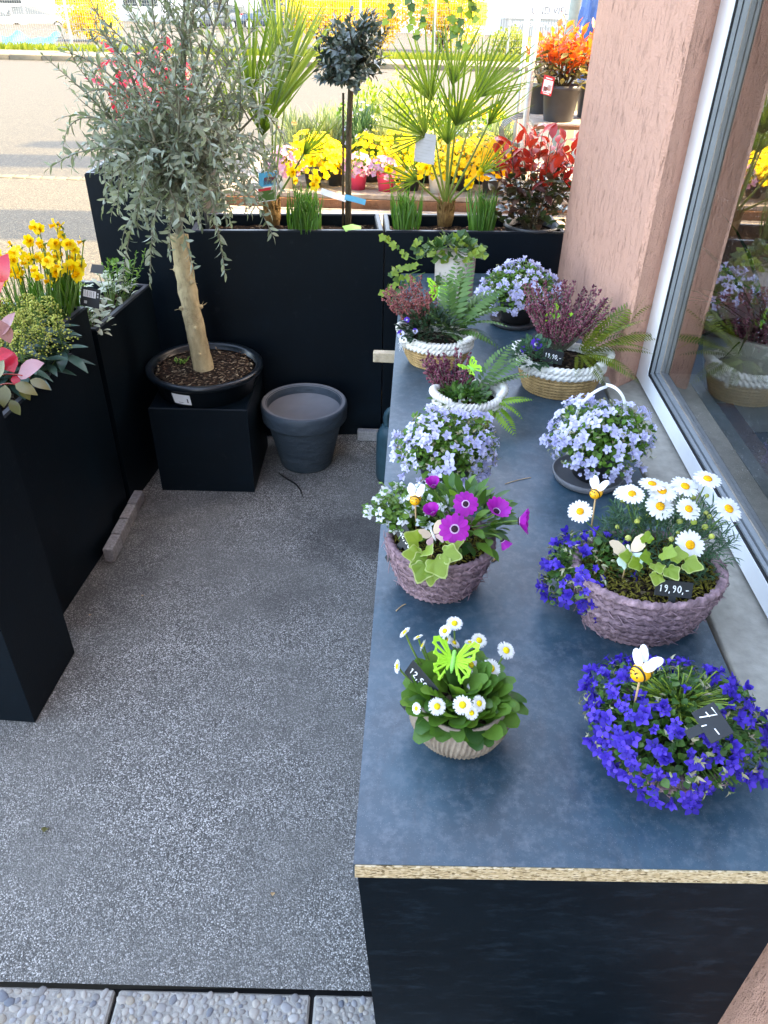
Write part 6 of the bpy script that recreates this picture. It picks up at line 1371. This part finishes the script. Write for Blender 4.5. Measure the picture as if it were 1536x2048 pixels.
# ------------------------------------------------------------------ parked cars
def car(label, px, py, Y, rz, paint, hatch=True):
    b = at(px, py, Y); t = T('parked_car', label, 'car', (b.x, Y, b.z), rz, None); L, W, H = 4.0, 1.72, 1.48
    sec = [(-2.0, .35, .62, .62), (-1.95, .28, .88, .78), (-1.6, .24, .98, .84), (-.6, .22, 1.0, .86), (.6, .22, .98, .86), (1.2, .24, .93, .84), (1.75, .28, .82, .76), (2.0, .36, .62, .6)]
    V = []; F = []; k = 8
    for (x, z0, z1, hw) in sec:
        V += [(x, -hw*.9, z0), (x, -hw, z0+.12), (x, -hw, (z0+z1)/2+.05), (x, -hw*.92, z1), (x, hw*.92, z1), (x, hw, (z0+z1)/2+.05), (x, hw, z0+.12), (x, hw*.9, z0)]
    for i in range(len(sec)-1):
        for j in range(k): F.append((i*k+j, i*k+(j+1) % k, (i+1)*k+(j+1) % k, (i+1)*k+j))
    F += [tuple(range(k-1, -1, -1)), tuple((len(sec)-1)*k+j for j in range(k))]
    P('body', G().add(V, F), paint, t)
    cab = [(-1.85, .95, .74), (-1.45, 1.42, .60), (.05, 1.47, .62), (.95, .95, .74)]
    def cabpt(f, y, up): return None
    roof = G().add([(-1.5, -.58, 1.40), (-1.5, .58, 1.40), (-.7, .62, 1.48), (-.7, -.62, 1.48), (.1, .60, 1.43), (.1, -.60, 1.43), (-1.62, -.6, 1.33), (-1.62, .6, 1.33), (.2, .62, 1.38), (.2, -.62, 1.38)], [(0, 3, 2, 1), (3, 5, 4, 2), (6, 0, 1, 7), (5, 9, 8, 4)])
    P('roof', roof, paint, t)
    for s in (-1, 1):
        g = G().add([(-1.62, s*.60, 1.35), (.2, s*.61, 1.40), (1.0, s*.78, .95), (-1.86, s*.77, .95), (-.7, s*.625, 1.46)], [(0, 4, 1, 2, 3)]); P('side_window', g, MT['carglass'], t, False)
        for (xa, xb) in ((-.72, -.66), (-1.62, -1.5)): P('window_pillar', G().add([(xa, s*.64, 1.43), (xb, s*.64, 1.43), (xb, s*.80, .95), (xa, s*.80, .95)], [(0, 1, 2, 3)]), paint, t, False)
        for x in (-1.28, 1.3):
            w_ = P('wheel', tube([(0, -.1, 0), (0, .1, 0)], .315, 20), MT['tyre'], t, False, loc=(x, s*.76, .315)); P('rim', tube([(0, -.105, 0), (0, .105, 0)], .20, 12), MT['steel'], w_, False)
        P('tail_lamp', box(-2.0, -1.86, s*.64-.10, s*.64+.10, .72, .96), MT['redlamp'], t, False); P('headlight', box(1.78, 1.96, s*.55-.14, s*.55+.14, .62, .76), MT['wing'], t, False)
    P('rear_window', G().add([(-1.62, -.56, 1.33), (-1.62, .56, 1.33), (-1.9, .68, .96), (-1.9, -.68, .96)], [(0, 1, 2, 3)]), MT['carglass'], t, False)
    P('windscreen', G().add([(.2, -.6, 1.39), (.2, .6, 1.39), (1.02, .74, .95), (1.02, -.74, .95)], [(0, 3, 2, 1)]), MT['carglass'], t, False)
    return t
car('white hatchback parked beside the forsythia, seen from behind', 74, 62, 62, R_(35), MT['carwhite'])
car('white car cut off at the fence beyond the blue sheet', -6, 66, 60, R_(30), MT['carwhite'])
car('blue grey car parked left of the golden forsythia', 545, 60, 58, R_(175), MT['carblue'])
car('pale silver car parked behind the olive crown', 440, 58, 62, R_(170), MT['carsilver'])

# ------------------------------------------------------------------ far buildings and signs
def textmesh(s, size, mat, ext=.01):
    cu = bpy.data.curves.new('lettering', 'FONT'); cu.body = s; cu.size = size; cu.extrude = ext; cu.align_x = 'LEFT'; o = bpy.data.objects.new('tmp', cu); COL.objects.link(o)
    bpy.context.view_layer.update(); me = bpy.data.meshes.new_from_object(o.evaluated_get(bpy.context.evaluated_depsgraph_get())); bpy.data.objects.remove(o); me.materials.clear(); me.materials.append(mat); return me
HY = 62.0; zb = gz(HY)
hb_ = T('market_hall', 'white hardware market hall with lettering across the road', 'building', (10, HY, zb))
P('wall', box(-12, 40, .3, 18, 0, 9), MT['wallwhite'], hb_, False)
def onwall(px, py): q = at(px, py, HY); return q.x-10, q.z-zb
x0, z0 = onwall(1010, 36); x1, z1 = onwall(1230, 36); xm, zt = onwall(1010, -60)
P('fascia', box(x0, 39, -.05, .3, z0, zt), MT['wallwhite'], hb_, False)
xa, za = onwall(1000, 90); P('cladding', box(xa, 39, .1, .3, za, z0-.02), MT['wallgrey'], hb_, False)
g = G(); 
for i in range(150): box(xa+i*.18, xa+i*.18+.07, .04, .1, za, z0-.02, 0, g)
P('ribs', g, MT['wallgrey'], hb_, False, kind='stuff')
xb, _ = onwall(975, 36); P('blue_panel', box(xb, xa-.1, .12, .3, za, zt), MT['wallblue'], hb_, False)
P('base_wall', box(xb-3, 39, -.3, .3, 0, za-.15), MT['pave'], hb_, False)
xt, z_ = onwall(1062, 28); xe, z2 = onwall(1062, 12); hh = z2-z_
me = textmesh('UND VIELES MEHR', hh*1.38, MT['ink']); P('lettering', me, None, hb_, M=Matrix.Translation((xt, -.08, z_)) @ Matrix.Rotation(math.pi/2, 4, 'X') @ Matrix.Diagonal((.92, 1, 1, 1)))
xt, z_ = onwall(1020, 53); _, z2 = onwall(1020, 42); me = textmesh('HEIMWERKERMARKT', (z2-z_)*1.38, MT['chalk']); P('lettering', me, None, hb_, M=Matrix.Translation((xt, .02, z_)) @ Matrix.Rotation(math.pi/2, 4, 'X') @ Matrix.Diagonal((.85, 1, 1, 1)))
p0, p1 = at(935, 48, 45), at(975, 5, 45)
sb = T('sign_board', 'yellow sign board in grey frame beside the forsythia', 'sign', ((p0.x+p1.x)/2, 45, gz(45)))
P('panel', box(p0.x-sb.location.x, p1.x-sb.location.x, -.04, .04, p0.z-sb.location.z, p1.z-sb.location.z), MT['signyellow'], sb, False)
P('frame', box(p0.x-sb.location.x-.06, p1.x-sb.location.x+.06, .041, .1, p0.z-sb.location.z-.06, p1.z-sb.location.z+.06), MT['greypost'], sb, False)
for s in (-.4, .4): P('post', box(s-.04, s+.04, .101, .16, -.1, p1.z-sb.location.z), MT['steel'], sb, False)
lb_ = T('warehouse', 'long pale warehouse behind the parked cars', 'building', (-18, 78, gz(78)))
P('wall', box(-35, 22, 0, 15, -.2, 8), MT['wallwhite'], lb_, False); P('plinth', box(-35, 22, -.06, 0, -.2, .6), MT['wallgrey'], lb_, False)
for i in range(9): P('window', box(-32+i*6, -29+i*6, -.04, 0, 1.2, 2.6), MT['carglass'], lb_, False)
P('roof', box(-35.3, 22.3, -.4, 15.3, 8, 8.3), MT['wallgrey'], lb_, False)
